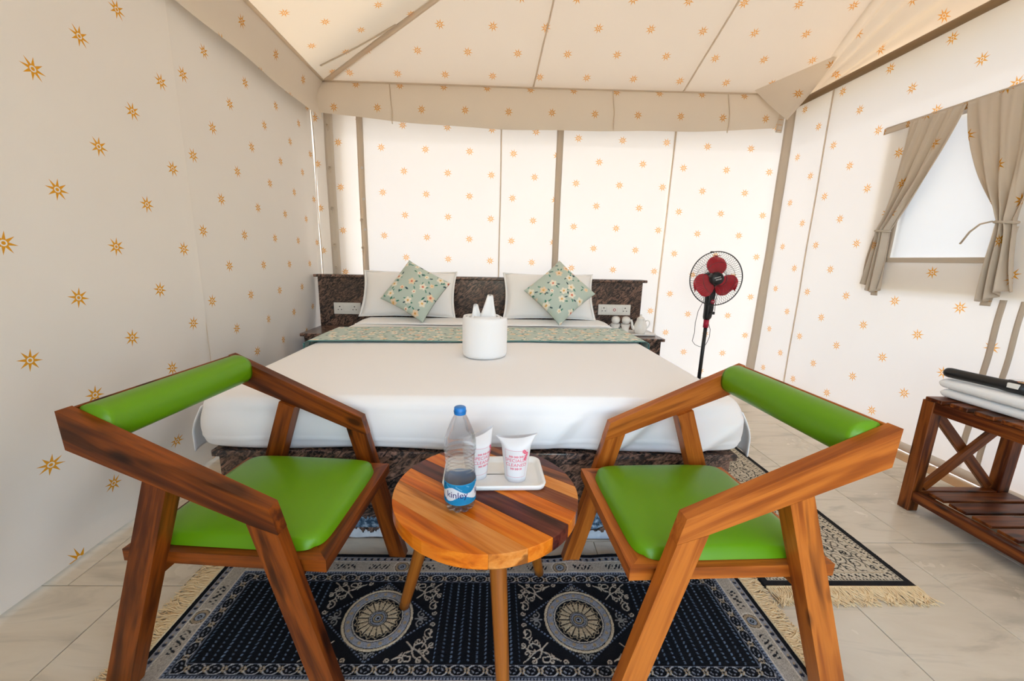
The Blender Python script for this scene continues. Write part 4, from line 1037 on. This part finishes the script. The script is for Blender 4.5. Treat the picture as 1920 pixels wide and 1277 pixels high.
# glasses in printed paper covers
def wrap_text(body, size, R, zc, a0, mat, parent, name, taper=0.0):
    bm = text_mesh(body, size)
    for v in bm.verts:
        r = R(zc + v.co.y) + 0.0006; a = a0 + v.co.x / r
        v.co = Vector((r * math.cos(a), r * math.sin(a), zc + v.co.y))
    return bm_obj(name, bm, mat, parent)
def paper_cup(loc, rz, label):
    c = empty('wrapped_glass', loc, rz, label, 'wrapped glass', 'glasses in paper covers')
    H_, n = 0.135, 48; a = np.linspace(0, 2 * PI, n, endpoint=False); t = np.linspace(0, 1, 24); A, T = np.meshgrid(a, t, indexing='ij')
    r0 = 0.031 + 0.016 * T
    f = np.clip((T - 0.80) / 0.20, 0, 1) ** 1.5
    X = r0 * np.cos(A) * (1 + 0.30 * f) ; Y = r0 * np.sin(A) * (1 - 0.78 * f)
    Z = T * H_ - 0.010 * f * np.cos(A) ** 2 * 0 + f * 0.006 * np.cos(A) + 0.004 * f * np.cos(2 * A)
    X = X + 0.0006 * np.sin(9 * A) ; P = np.stack([X, Y, Z], -1)
    grid('paper_cover', P, PAPER, c, wrap=True)
    lathe('glass_base', [(0, 0.0), (0.029, 0.0), (0.0300, 0.004), (0.0302, 0.018), (0, 0.018)], PAPER, c, 32)
    R = lambda z: 0.031 + 0.016 * z / H_
    for body, s, z in (('SPECIALLY', .0150, .074), ('CLEANED', .0150, .059)):
        wrap_text(body, s, R, z, -PI / 2, PINK, c, 'printed_line')
    for z, n_ in ((.087, 17), (.047, 15)):           # fine print, not readable
        bm = bmesh.new()
        for q in range(n_):
            if q % 6 == 5: continue
            rr = R(z) + .0006; a0 = -PI / 2 + (q - (n_ - 1) / 2) * .062; hh = .0026 if q % 3 else .0034
            bm.faces.new([bm.verts.new((rr * math.cos(a0 + da), rr * math.sin(a0 + da), z + dz)) for da, dz in ((-.020, -hh), (.020, -hh), (.020, hh), (-.020, hh))])
        bm_obj('printed_fine_line', bm, PINK, c)
    for q, (da, z) in enumerate(((.62, .100), (.80, .094), (.72, .086), (.52, .104), (.66, .078))):
        bm = bmesh.new()
        for k in range(5):
            rr = R(z) + .0007; cx, cz = da + .075 * math.cos(k * 1.257), z + .0034 * math.sin(k * 1.257)
            pts = [bm.verts.new((rr * math.cos(-PI / 2 + cx + .06 * math.cos(b)), rr * math.sin(-PI / 2 + cx + .06 * math.cos(b)), cz + .0024 * math.sin(b))) for b in np.linspace(0, 2 * PI, 7, endpoint=False)]
            bm.faces.new(pts)
        bm_obj('printed_flower', bm, PINK, c)
    bm = bmesh.new(); fr = [(-.85, .018), (.85, .018), (.85, .106), (-.85, .106)]
    for (a0, z0), (a1, z1) in zip(fr, fr[1:] + fr[:1]):
        L = [(a0 + (a1 - a0) * s, z0 + (z1 - z0) * s) for s in np.linspace(0, 1, 12)]; e = (0, .0007) if z0 == z1 else (.016, 0)
        for (p, q), (r_, s_) in zip(L, L[1:]):
            V = []
            for aa, zz in ((p, q), (r_, s_), (r_ + e[0], s_ + e[1]), (p + e[0], q + e[1])):
                rr = R(zz) + .0006; V.append(bm.verts.new((rr * math.cos(-PI / 2 + aa), rr * math.sin(-PI / 2 + aa), zz)))
            bm.faces.new(V)
    bm_obj('printed_border', bm, PINK, c)
paper_cup((0.078, 1.082, TTOP + .0055), -0.05, 'paper-wrapped glass with pink print standing free on the white tray')
paper_cup((-0.040, 1.092, TTOP + .0055), 0.65, 'paper-wrapped glass half hidden behind the water bottle')

# water bottle
bt = empty('water_bottle', (-0.078, 0.950, TTOP), 0, 'clear water bottle with blue cap and blue label on the round table', 'bottle')
bprof = [(0, .006), (.012, .004), (.026, .0015), (.034, .000), (.039, .006), (.0412, .016), (.0415, .024)]
bprof += [(.0415, z) for z in (.03, .05, .07, .085)]
for z in np.linspace(.088, .165, 34): bprof.append((.0405 - .0035 * math.sin(PI * (z - .088) / .077) + .0014 * math.sin(z * 620), z))
bprof += [(.0412, .168), (.0415, .178), (.0408, .190), (.0385, .200), (.034, .214), (.028, .230), (.0215, .246), (.0165, .255), (.0140, .259), (.0138, .266), (.0165, .267), (.0165, .269), (.0135, .270), (.0135, .2715), (0, .2715)]
N = 64; bm = bmesh.new(); add_lathe(bm, bprof, N)
for v in bm.verts:                                   # fluted foot and pinched waist
    r = math.hypot(v.co.x, v.co.y); a = math.atan2(v.co.y, v.co.x)
    if v.co.z < .02 and r > .02: k = 1 - .035 * (1 - v.co.z / .02) * (1 + math.cos(a * 9)); v.co.x *= k; v.co.y *= k; v.co.z += .004 * max(0, math.cos(a * 9)) * (1 - v.co.z / .02)
    if .088 < v.co.z < .165: k = 1 + .016 * math.sin(a * 3 + v.co.z * 70) * math.sin(PI * (v.co.z - .088) / .077); v.co.x *= k; v.co.y *= k
bm_obj('bottle_body', bm, WATER, bt, None, True)
lathe('cap', [(0, .279), (.0135, .279), (.0150, .2775), (.0154, .262), (.0150, .2605), (.0148, .2605)], BLUECAP, bt, 40)
na, nz = 220, 56; a = np.linspace(0, 2 * PI, na, endpoint=False); z = np.linspace(.026, .084, nz); A, Z = np.meshgrid(a, z, indexing='ij')
LC = np.empty(A.shape + (3,)); LC[:] = lin('#1f93c4')
per = 1.95; ph = ((A - (-PI / 2) + per * .5 + 0.12) % per) - per * .5        # repeated white swoosh
sw = np.abs((Z - .0545) - .004 * np.sin(ph * 3.2)) < .0035 + .0150 * np.exp(-(ph / .56) ** 2)
LC[sw] = (0.86, 0.88, 0.9); LC[(Z > .0805) | (Z < .0285)] = lin('#2a9fd0')
LC[(Z - .066 + .006 * np.sin(A * 3.1) > .004) & ~sw & (Z < .079) & (np.sin(A * 9 + Z * 300) > .93)] = lin('#7fc2e0')
rl = .0421
grid('label_backing', np.stack([.0418 * np.cos(A), .0418 * np.sin(A), Z], -1), PAPER, bt, wrap=True)
grid('label', np.stack([rl * np.cos(A), rl * np.sin(A), Z], -1), INK, bt, col=LC, wrap=True)
for k in (-1, 0, 1):
    wrap_text('kinley', .0250, lambda z: rl, .0545, -PI / 2 - 0.12 + per * k, NAVY, bt, 'label_lettering')
for zz in (.0345, .076):
    bm = bmesh.new(); V = [bm.verts.new((.0427 * math.cos(aa), .0427 * math.sin(aa), z_)) for aa, z_ in ((-2.55, zz), (-2.47, zz), (-2.47, zz + .006), (-2.55, zz + .006))]; bm.faces.new(V); bm_obj('label_mark', bm, NAVY, bt)
# ------------------------------------------------------------------ tea set
teatray_y = 3.335
tray((1.185, 3.285, NZ + .0005), 0.36, 0.22, 0.016, 0.0, CHINA, 'white tray on the granite nightstand under the teapot', 'tray')
tp = empty('teapot', (1.262, 3.290, NZ + .006), 0, 'white china teapot with knobbed lid beside the headboard', 'teapot')
lathe('pot_body', [(0, 0), (.040, 0), (.043, .004), (.050, .018), (.0555, .040), (.054, .060), (.046, .085), (.037, .105), (.033, .115), (.0325, .119), (0, .119)], CHINA, tp, 40)
lathe('lid', [(.0345, .1195), (.035, .122), (.030, .131), (.018, .140), (.008, .144), (.006, .148), (.009, .153), (.009, .158), (.005, .162), (0, .163)], CHINA, tp, 32)
tube('spout', [(-.046, 0, .040), (-.062, 0, .048), (-.070, 0, .065), (-.074, 0, .090), (-.082, 0, .116)], [.017, .015, .011, .009, .007], CHINA, tp, 14)
tube('handle', [(.040, 0, .103), (.058, 0, .112), (.075, 0, .103), (.079, 0, .080), (.068, 0, .055), (.050, 0, .040)], .0055, CHINA, tp, 10)
def teacup(x, y, tilt, rz, lab):
    c = empty('teacup', (x, y, NZ + .006), rz, lab, 'teacup', 'white teacups on the nightstand')
    lathe('cup_bowl', [(.038, 0), (.0365, .001), (.0345, .012), (.032, .030), (.026, .048), (.019, .058), (.019, .063), (.016, .063), (.015, .059), (0, .059)], CHINA, c, 32)
    tube('handle', [(.034, 0, .015), (.050, 0, .018), (.055, 0, .032), (.046, 0, .045), (.028, 0, .046)], .004, CHINA, c, 8)
    return c
def saucer_cup(x, y, rz, lab):
    c = empty('teacup', (x, y, NZ + .006), rz, lab, 'teacup', 'white teacups on the nightstand')
    lathe('cup_bowl', [(0, .004), (.019, .004), (.020, 0), (.022, .004), (.030, .016), (.036, .034), (.039, .058), (.0375, .058), (.034, .034), (.026, .016), (0, .010)], CHINA, c, 32)
    tube('handle', [(.037, 0, .048), (.054, 0, .048), (.058, 0, .032), (.046, 0, .018), (.030, 0, .017)], .004, CHINA, c, 8)
    lathe('saucer', [(0, .060), (.022, .060), (.046, .063), (.047, .0655), (.045, .066), (.022, .0635), (0, .0635)], CHINA, c, 36, (0, 0, 0))
    return c
def stacked(x, y, rz, lab):
    c = empty('teacup', (x, y, NZ + .006), rz, lab, 'teacup', 'white teacups on the nightstand')
    lathe('cup_bowl', [(.031, 0), (.030, .002), (.030, .020), (.032, .038), (.0365, .055), (.040, .072), (.041, .0735), (.0385, .0735), (.034, .055), (.028, .030), (.027, .004), (.030, 0)], CHINA, c, 36)
    M = Matrix.Rotation(1.15, 3, 'X') @ Matrix.Rotation(0.2, 3, 'Y')
    lathe('inner_bowl', [(0, -.030), (.020, -.028), (.032, -.012), (.038, .012), (.036, .012), (.030, -.010), (0, -.024)], CHINA, c, 32, (0, -.004, .100), M)
    tube('handle', [(.032, 0, .058), (.046, 0, .058), (.051, 0, .044), (.044, 0, .030), (.030, 0, .028)], .004, CHINA, c, 8)
    return c
stacked(1.060, 3.335, 2.6, 'white teacup furthest from the teapot, tipped cup nested in it')
stacked(1.145, 3.325, 2.4, 'white teacup next to the teapot, tipped cup nested in it')

# ------------------------------------------------------------------ pedestal fan
FXp, FYp = 1.755, 3.17
fan = empty('pedestal_fan', (FXp, FYp, 0), 0, 'black pedestal fan with three red blades in the back right corner', 'fan')
lathe('base', [(0, .002), (.200, .002), (.205, .008), (.200, .016), (.10, .030), (.045, .045), (.028, .060), (0, .060)], BLACKP, fan, 48)
tube('pole', [(0, 0, .055), (0.002, 0, .60)], .0145, BLACKM, fan, 16)
tube('height_collar', [(0.002, 0, .585), (0.002, 0, .650)], [.021, .021], REDRING, fan, 20)
col_ = bmesh.new()
secs = [(.652, .022, .022, 0.000), (.670, .030, .028, .004), (.74, .033, .032, .008), (.82, .034, .034, .006), (.86, .036, .036, .006), (.90, .027, .03, .010), (.945, .020, .024, .014), (.975, .020, .022, .016)]
rg = []
for z_, a_, b_, dx in secs:
    rg.append([col_.verts.new((dx + a_ * math.copysign(abs(math.cos(t)) ** .7, math.cos(t)), b_ * math.copysign(abs(math.sin(t)) ** .7, math.sin(t)), z_)) for t in np.linspace(0, 2 * PI, 24, endpoint=False)])
for a, b in zip(rg, rg[1:]):
    for k in range(24): col_.faces.new((a[k], a[(k + 1) % 24], b[(k + 1) % 24], b[k]))
col_.faces.new(list(reversed(rg[0]))); col_.faces.new(rg[-1])
cp_ = bm_obj('control_column', col_, BLACKP, fan, None, True)
lathe('badge', [(0, .002), (.017, .002), (.018, 0)], REDRING, cp_, 28, (.016, -.035, .800), Matrix.Rotation(PI / 2, 3, 'X'), False)
tbm = bmesh.new()                                    # lettering too small to read in the photograph
for q in range(4): add_box(tbm, (.0075 + q * .0052, -.0376, .8005), (.0038, .0004, .0052 if q % 2 else .0042))
bm_obj('badge_lettering', tbm, WHITEINK, cp_)
for z_ in (.755, .740, .725, .710): box('button', (.012, -.0335, z_), (.022, .008, .008), BLACKM, cp_, None, .001)
HC = Vector((0.0, -0.055, 0.985)); Rm = Matrix.Rotation(PI / 2 - 0.04, 3, 'X') @ Matrix.Rotation(0.0, 3, 'Y')   # fan axis faces the camera, tilted a little up
def fp(x, y, z):  # fan-disc coordinates: x right, y up in the disc, z towards the viewer
    return tuple(HC + Rm @ Vector((x, y, z)))
lathe('motor', [(0, -.13), (.035, -.128), (.050, -.11), (.055, -.06), (.050, -.035), (.030, -.028), (0, -.028)], BLACKP, fan, 32, tuple(HC), Rm)
hb_ = lathe('hub', [(.050, -.02), (.052, .012), (.049, .036), (.040, .045), (0, .047)], BLACKP, fan, 32, tuple(HC), Rm)
for n_, w_, h_, px_, py_ in ((9, .0050, .0090, -.006, .011), (7, .0062, .0110, .000, -.006)):
    tbm = bmesh.new()                                # two rows of unreadable white letters
    for q in range(n_): add_box(tbm, ((q - (n_ - 1) / 2) * w_ * 1.16, 0, 0), (w_ * (.92 if q % 3 else .7), h_ * (1 if q % 2 else .86), .0004))
    for v in tbm.verts:
        x, y = v.co.x + px_, v.co.y + py_; c_, s_ = math.cos(.26), math.sin(.26); v.co = Vector(fp(x * c_ - y * s_, x * s_ + y * c_, .0478))
    bm_obj('hub_lettering', tbm, WHITEINK, hb_)
for k in range(3):
    a0 = math.radians(88 - 120 * k); n1, n2 = 18, 14
    t, w = np.meshgrid(np.linspace(0, 1, n1), np.linspace(-1, 1, n2), indexing='ij')
    r = .040 + t * .138
    half = .030 + .060 * np.sin(PI * np.clip(t * .88 + .10, 0, 1)) ** .8 - .055 * np.clip((t - .82) / .18, 0, 1) ** 2.2
    cxl = r * 1.0; off = half * w + .012 * t
    lx, ly = r, off; zc = .004 + .030 * w * (.55 + .45 * t) * .75
    X = lx * math.cos(a0) - ly * math.sin(a0); Yy = lx * math.sin(a0) + ly * math.cos(a0)
    D = np.stack([X, Yy, zc], -1) @ np.array(Rm).T + np.array(HC)
    grid('blade', D, RED, fan, thick=.003)
gb = bmesh.new(); GR = .208
def ringpts(r, z, n=64): return [fp(r * math.cos(a), r * math.sin(a), z) for a in np.linspace(0, 2 * PI, n + 1)]
for r, z, w in ((GR, .012, .0042), (.055, .062, .0016), (.125, .058, .0013), (.125, -.055, .0013), (.06, -.06, .002)): add_tube(gb, ringpts(r, z), w, 6, False)
for k in range(66):
    a = 2 * PI * k / 66; c_, s_ = math.cos(a), math.sin(a)
    for sg in (1, -1):
        prof = [(.052, .062), (.125, .058), (.180, .044), (.203, .026), (GR, .012)] if sg > 0 else [(.06, -.060), (.125, -.055), (.180, -.034), (.203, -.008), (GR, .012)]
        add_tube(gb, [fp(r * c_, r * s_, z) for r, z in prof], .0011, 3, False)
bm_obj('wire_guard', gb, BLACKM, fan, None, False)
box('guard_clip', fp(-.055, .203, .014), (.022, .016, .012), BLACKP, fan, None, .002)
tube('power_cord', [(-.03, .02, .90), (-.035, .015, .80), (-.07, .01, .72), (-.088, .0, .62), (-.085, .0, .54), (-.095, -.0, .47), (-.07, -.0, .44), (-.035, -.0, .425), (-.012, 0, .42)], .0022, BLACKM, fan, 6)
tube('power_cord', [(.012, 0, .425), (.03, 0, .46), (.045, 0, .51), (.042, 0, .57), (.022, 0, .62)], .0022, BLACKM, fan, 6)
tube('hanging_cord', [(.055, .01, .91), (.062, 0, .88), (.058, 0, .80), (.060, 0, .72)], .0022, BLACKM, fan, 6)
box('plug', (.052, 0, .705), (.020, .012, .024), BLACKP, fan, None, .003)

# ------------------------------------------------------------------ curtains
def curtain(ya, yb, ytie, side, label):
    """cloth gathered from the rail between ya and yb down to a tie at ytie, flaring below it"""
    ztop, ztie, zbot = 1.972, 1.335, 0.965
    c = empty('curtain', (XR - 0.05, ytie, zbot), 0, label, 'curtain', 'star-printed tied window curtains'); co = np.array(c.location)
    nu, nv = 90, 70; u = np.linspace(0, 1, nu); v = np.linspace(0, 1, nv); U, V = np.meshgrid(u, v, indexing='ij')
    vt = .63
    up = V <= vt
    k = np.clip(V / vt, 0, 1); dn = np.clip((V - vt) / (1 - vt), 0, 1)
    Z = np.where(up, ztop + (ztie - ztop) * k, ztie + (zbot - ztie) * dn)
    # u=0 outer edge, u=1 inner edge (window centre)
    out_y = ya + (ytie + side * 0.030 - ya) * k ** 1.05
    e = k ** 1.15
    in_y = yb + (ytie - side * 0.032 - yb) * e
    in_y = in_y + 0.022 * np.sin(PI * k) * (-1.0 if side > 0 else 1.0) * (1 if side < 0 else 0.9)
    fl_o = ytie + side * (0.030 + 0.050 * dn ** .7); fl_i = ytie - side * (0.032 + 0.012 * dn)
    yo = np.where(up, out_y, fl_o); yi = np.where(up, in_y, fl_i)
    Y = yo + (yi - yo) * U
    wdt = np.abs(yi - yo)
    pl = 0.006 + 0.014 * np.clip(k, 0, 1) * np.where(up, 1, 1.0) + 0.010 * dn
    X = XR - 0.036 - 0.012 * k + pl * np.sin(U ** 1.2 * 2 * PI * 3.4 + 1.1 * np.sin(2 * V * PI) + 0.5) + 0.004 * np.sin(U * 2 * PI * 8 + 5 * V)
    X = X - 0.010 * np.exp(-((V - vt) / .05) ** 2) * np.cos((U - .5) * PI)
    Z = Z + np.where(up, 0, 0.03 * dn * np.sin(U * 5 + 1)) 
    uv = np.stack([U * 0.42 + 0.05 * side, Z - 1.80], -1)
    grid('drape', np.stack([X, Y, Z], -1) - co, CLOTH_CURT, c, uv, thick=0.003)
    # tie band and its loose ends
    band = [(XR - 0.046 + 0.030 * math.sin(a), ytie + 0.040 * math.cos(a), ztie - 0.006 + 0.004 * math.cos(a)) for a in np.linspace(0, 2 * PI, 26)]
    bm = bmesh.new(); add_tube(bm, [tuple(np.array(p) - co) for p in band], 0.0075, 8); bm_obj('tie_band', bm, CLOTH_TAPE, c, None, True)
    if side < 0:
        pts = [(XR - 0.08, ytie + 0.030, ztie), (XR - 0.085, ytie + 0.075, ztie - 0.01), (XR - 0.075, ytie + 0.12, ztie - 0.045), (XR - 0.07, ytie + 0.155, ztie - 0.105)]
        bm = bmesh.new(); add_tube(bm, [tuple(np.array(p) - co) for p in pts], 0.0045, 6); bm_obj('tie_cord', bm, CLOTH_TAPE, c, None, True)
    pts = [(XR - 0.03, ytie + side * .02, ztie - .03), (XR - 0.026, ytie + side * .005, 1.10), (XR - 0.026, ytie - side * .012, zbot - .05)]
    tape(c, co, pts, 0.045, (0, 1, 0), CLOTH_CURT, 'loose_strip')
curtain(2.585, 2.290, 2.605, 1, 'star-printed curtain tied back at the far side of the window')
curtain(1.900, 2.284, 1.975, -1, 'star-printed curtain tied back at the near side of the window, cord hanging loose')
rail = empty('curtain_rail', (XR - 0.02, 2.25, 1.975), 0, 'canvas-covered header rail over the two window curtains', 'curtain rail'); ro_ = np.array(rail.location)
tape(rail, ro_, [(XR - 0.022, 2.76, 1.968), (XR - 0.022, 1.78, 1.958)], 0.036, (0, 0, 1), CLOTH_CURT, 'header_tape')
tube('rail_rod', [tuple(np.array((XR - 0.012, y, 1.985)) - ro_) for y in (1.78, 2.27, 2.76)], 0.007, CLOTH_TAPE, rail, 8)

# ------------------------------------------------------------------ luggage rack with towels
RX0, RX1, RY0, RY1, RZ = 1.930, 2.385, 0.86, 1.640, 0.540
rk = empty('luggage_rack', ((RX0 + RX1) / 2, (RY0 + RY1) / 2, 0), 0, 'dark wooden slatted luggage rack with crossed end braces by the right wall', 'luggage rack'); rko = np.array(rk.location)
def kb(name, x0, x1, y0, y1, z0, z1, grain):
    return box(name, tuple(np.array(((x0 + x1) / 2, (y0 + y1) / 2, (z0 + z1) / 2)) - rko), (x1 - x0, y1 - y0, z1 - z0), WOOD_K, rk, grain, .002, 1)
L_ = 0.048
for x in (RX0, RX1 - L_):
    for y in (RY0, RY1 - L_): kb('leg', x, x + L_, y, y + L_, 0.0005, RZ - .012, (0, 0, 1))
for x in (RX0 + .004, RX1 - L_ + .004):
    kb('side_rail', x, x + .036, RY0 + L_ + .0005, RY1 - L_ - .0005, RZ - .062, RZ - .013, (0, 1, 0)); kb('side_rail', x, x + .036, RY0 + L_ + .0005, RY1 - L_ - .0005, .055, .100, (0, 1, 0))
for y in (RY0 + .004, RY1 - L_ + .004):
    kb('end_rail', RX0 + L_ + .0005, RX1 - L_ - .0005, y, y + .036, RZ - .062, RZ - .013, (1, 0, 0)); kb('end_rail', RX0 + L_ + .0005, RX1 - L_ - .0005, y, y + .036, .055, .100, (1, 0, 0))
for y in (RY0 + .024, RY1 - .024):
    xa, xb, za, zb_ = RX0 + L_ + .012, RX1 - L_ - .012, .112, RZ - .074
    for (p, q, dy) in (((xa, za), (xb, zb_), -.009), ((xa, zb_), (xb, za), .009)):
        beam('cross_brace', tuple(np.array((p[0], y + dy, p[1])) - rko), tuple(np.array((q[0], y + dy, q[1])) - rko), .017, .042, WOOD_K, rk, .002)
ny = 9; pit = (RY1 - RY0) / ny
for k in range(ny):
    y = RY0 + k * pit + .010
    kb('top_slat', RX0 - (.004 if k == ny - 1 else -.004), RX1, y, y + pit - .022, RZ - .012, RZ + .004, (1, 0, 0))
    if 0 < k < ny - 0:
        pass
for k in range(8):
    y = RY0 + L_ + .010 + k * (RY1 - RY0 - 2 * L_ - .02) / 8
    kb('shelf_slat', RX0 + .041, RX1 - .041, y, y + .066, .1005, .114, (1, 0, 0))
TWZ = RZ + .0045
def folded_towel(z0, x0, x1, y0, y1, h, lab, seed):
    t = empty('folded_towel', ((x0 + x1) / 2, (y0 + y1) / 2, z0), 0, lab, 'towel', 'folded white towels on the rack'); to = np.array(t.location)
    # side view: a folded loop rounded at the window end
    n = 80; a = np.linspace(0, 2 * PI, n, endpoint=False); m = 60; s = np.concatenate([[0], np.linspace(0, .06, 12), np.linspace(.07, .93, m), np.linspace(.94, 1, 12), [1]]); A, S = np.meshgrid(a, s, indexing='ij')
    cx = np.sign(np.cos(A)) * np.abs(np.cos(A)) ** .13; sz = np.sign(np.sin(A)) * np.abs(np.sin(A)) ** .85
    e = np.sqrt(np.clip(1 - (1 - np.clip(np.minimum(S, 1 - S) / .03, 0, 1)) ** 2, 0, 1)); e[:, 0] = 0; e[:, -1] = 0
    X = (x0 + x1) / 2 + cx * ((x1 - x0) / 2 - .012 * (1 - e)) * np.where(e > 0, 1, .0 + 1); Y = y0 + S * (y1 - y0)
    Z = z0 + h / 2 + sz * h / 2 * e + np.where(sz > .5, wob(X, Y, .0012, 10, seed) - .0015, 0) * e
    grid('towel_fold', np.stack([X, Y, Z], -1) - to, TERRY, t, wrap=True)
    bm = bmesh.new(); pts = [tuple(np.array((x0 + .004, yy, z0 + h * .5)) - to) for yy in np.linspace(y0 + .03, y1 - .02, 10)]
    add_tube(bm, pts, .004, 6); bm_obj('fold_edge', bm, TERRY, t, None, True)
folded_towel(TWZ, 1.985, 2.36, 0.93, 1.635, .040, 'lower of the two folded white towels on the luggage rack', 101)
folded_towel(TWZ + .0405, 1.975, 2.36, 0.92, 1.640, .046, 'upper folded white towel on the luggage rack, under the black device', 102)
# black hand-held device on the towels
DZ = TWZ + .0890
hd = empty('handheld_device', (2.02, 1.42, DZ), math.radians(-82), 'black hand-held device with round grip and flat head lying on the towels', 'handheld device')
M = Matrix.Rotation(PI / 2, 3, 'Y')
lathe('grip', [(0, -.215), (.012, -.214), (.019, -.207), (.0215, -.195), (.0205, -.12), (.0205, -.04), (.024, -.01), (.024, .06), (0, .06)], BLACKP, hd, 28, (0, 0, .0235), M)
prism('flat_head', [(.050, -.024), (.085, -.055), (.34, -.062), (.40, -.050), (.40, .050), (.34, .062), (.085, .055), (.050, .024)], .004, .044, BLACKP, hd, None, .006, 2, 'xy')
prism('top_cover', [(.075, -.020), (.10, -.048), (.34, -.052), (.34, .052), (.10, .048), (.075, .020)], .0445, .058, BLACKP, hd, None, .004, 2, 'xy')
box('display', (.008, -.020, .030), (.034, .010, .020), WHITEP, hd, None, .002)
box('control_panel', (.030, 0, .0470), (.034, .030, .004), plain('tan_panel', lin('#9a7b58'), .4), hd, None, .001)
for q, (dy, cc) in enumerate(((-.009, (.5, .03, .02)), (.0, (.45, .3, .02)), (.009, (.02, .12, .5)))):
    lathe('indicator', [(0, .002), (.003, .0015), (.0035, 0)], plain('indicator_%s' % 'abc'[q], cc, .3), hd, 12, (.012, dy, .0475))
lathe('power_button', [(0, .004), (.007, .004), (.009, 0)], BLACKM, hd, 18, (-.012, 0, .0435))
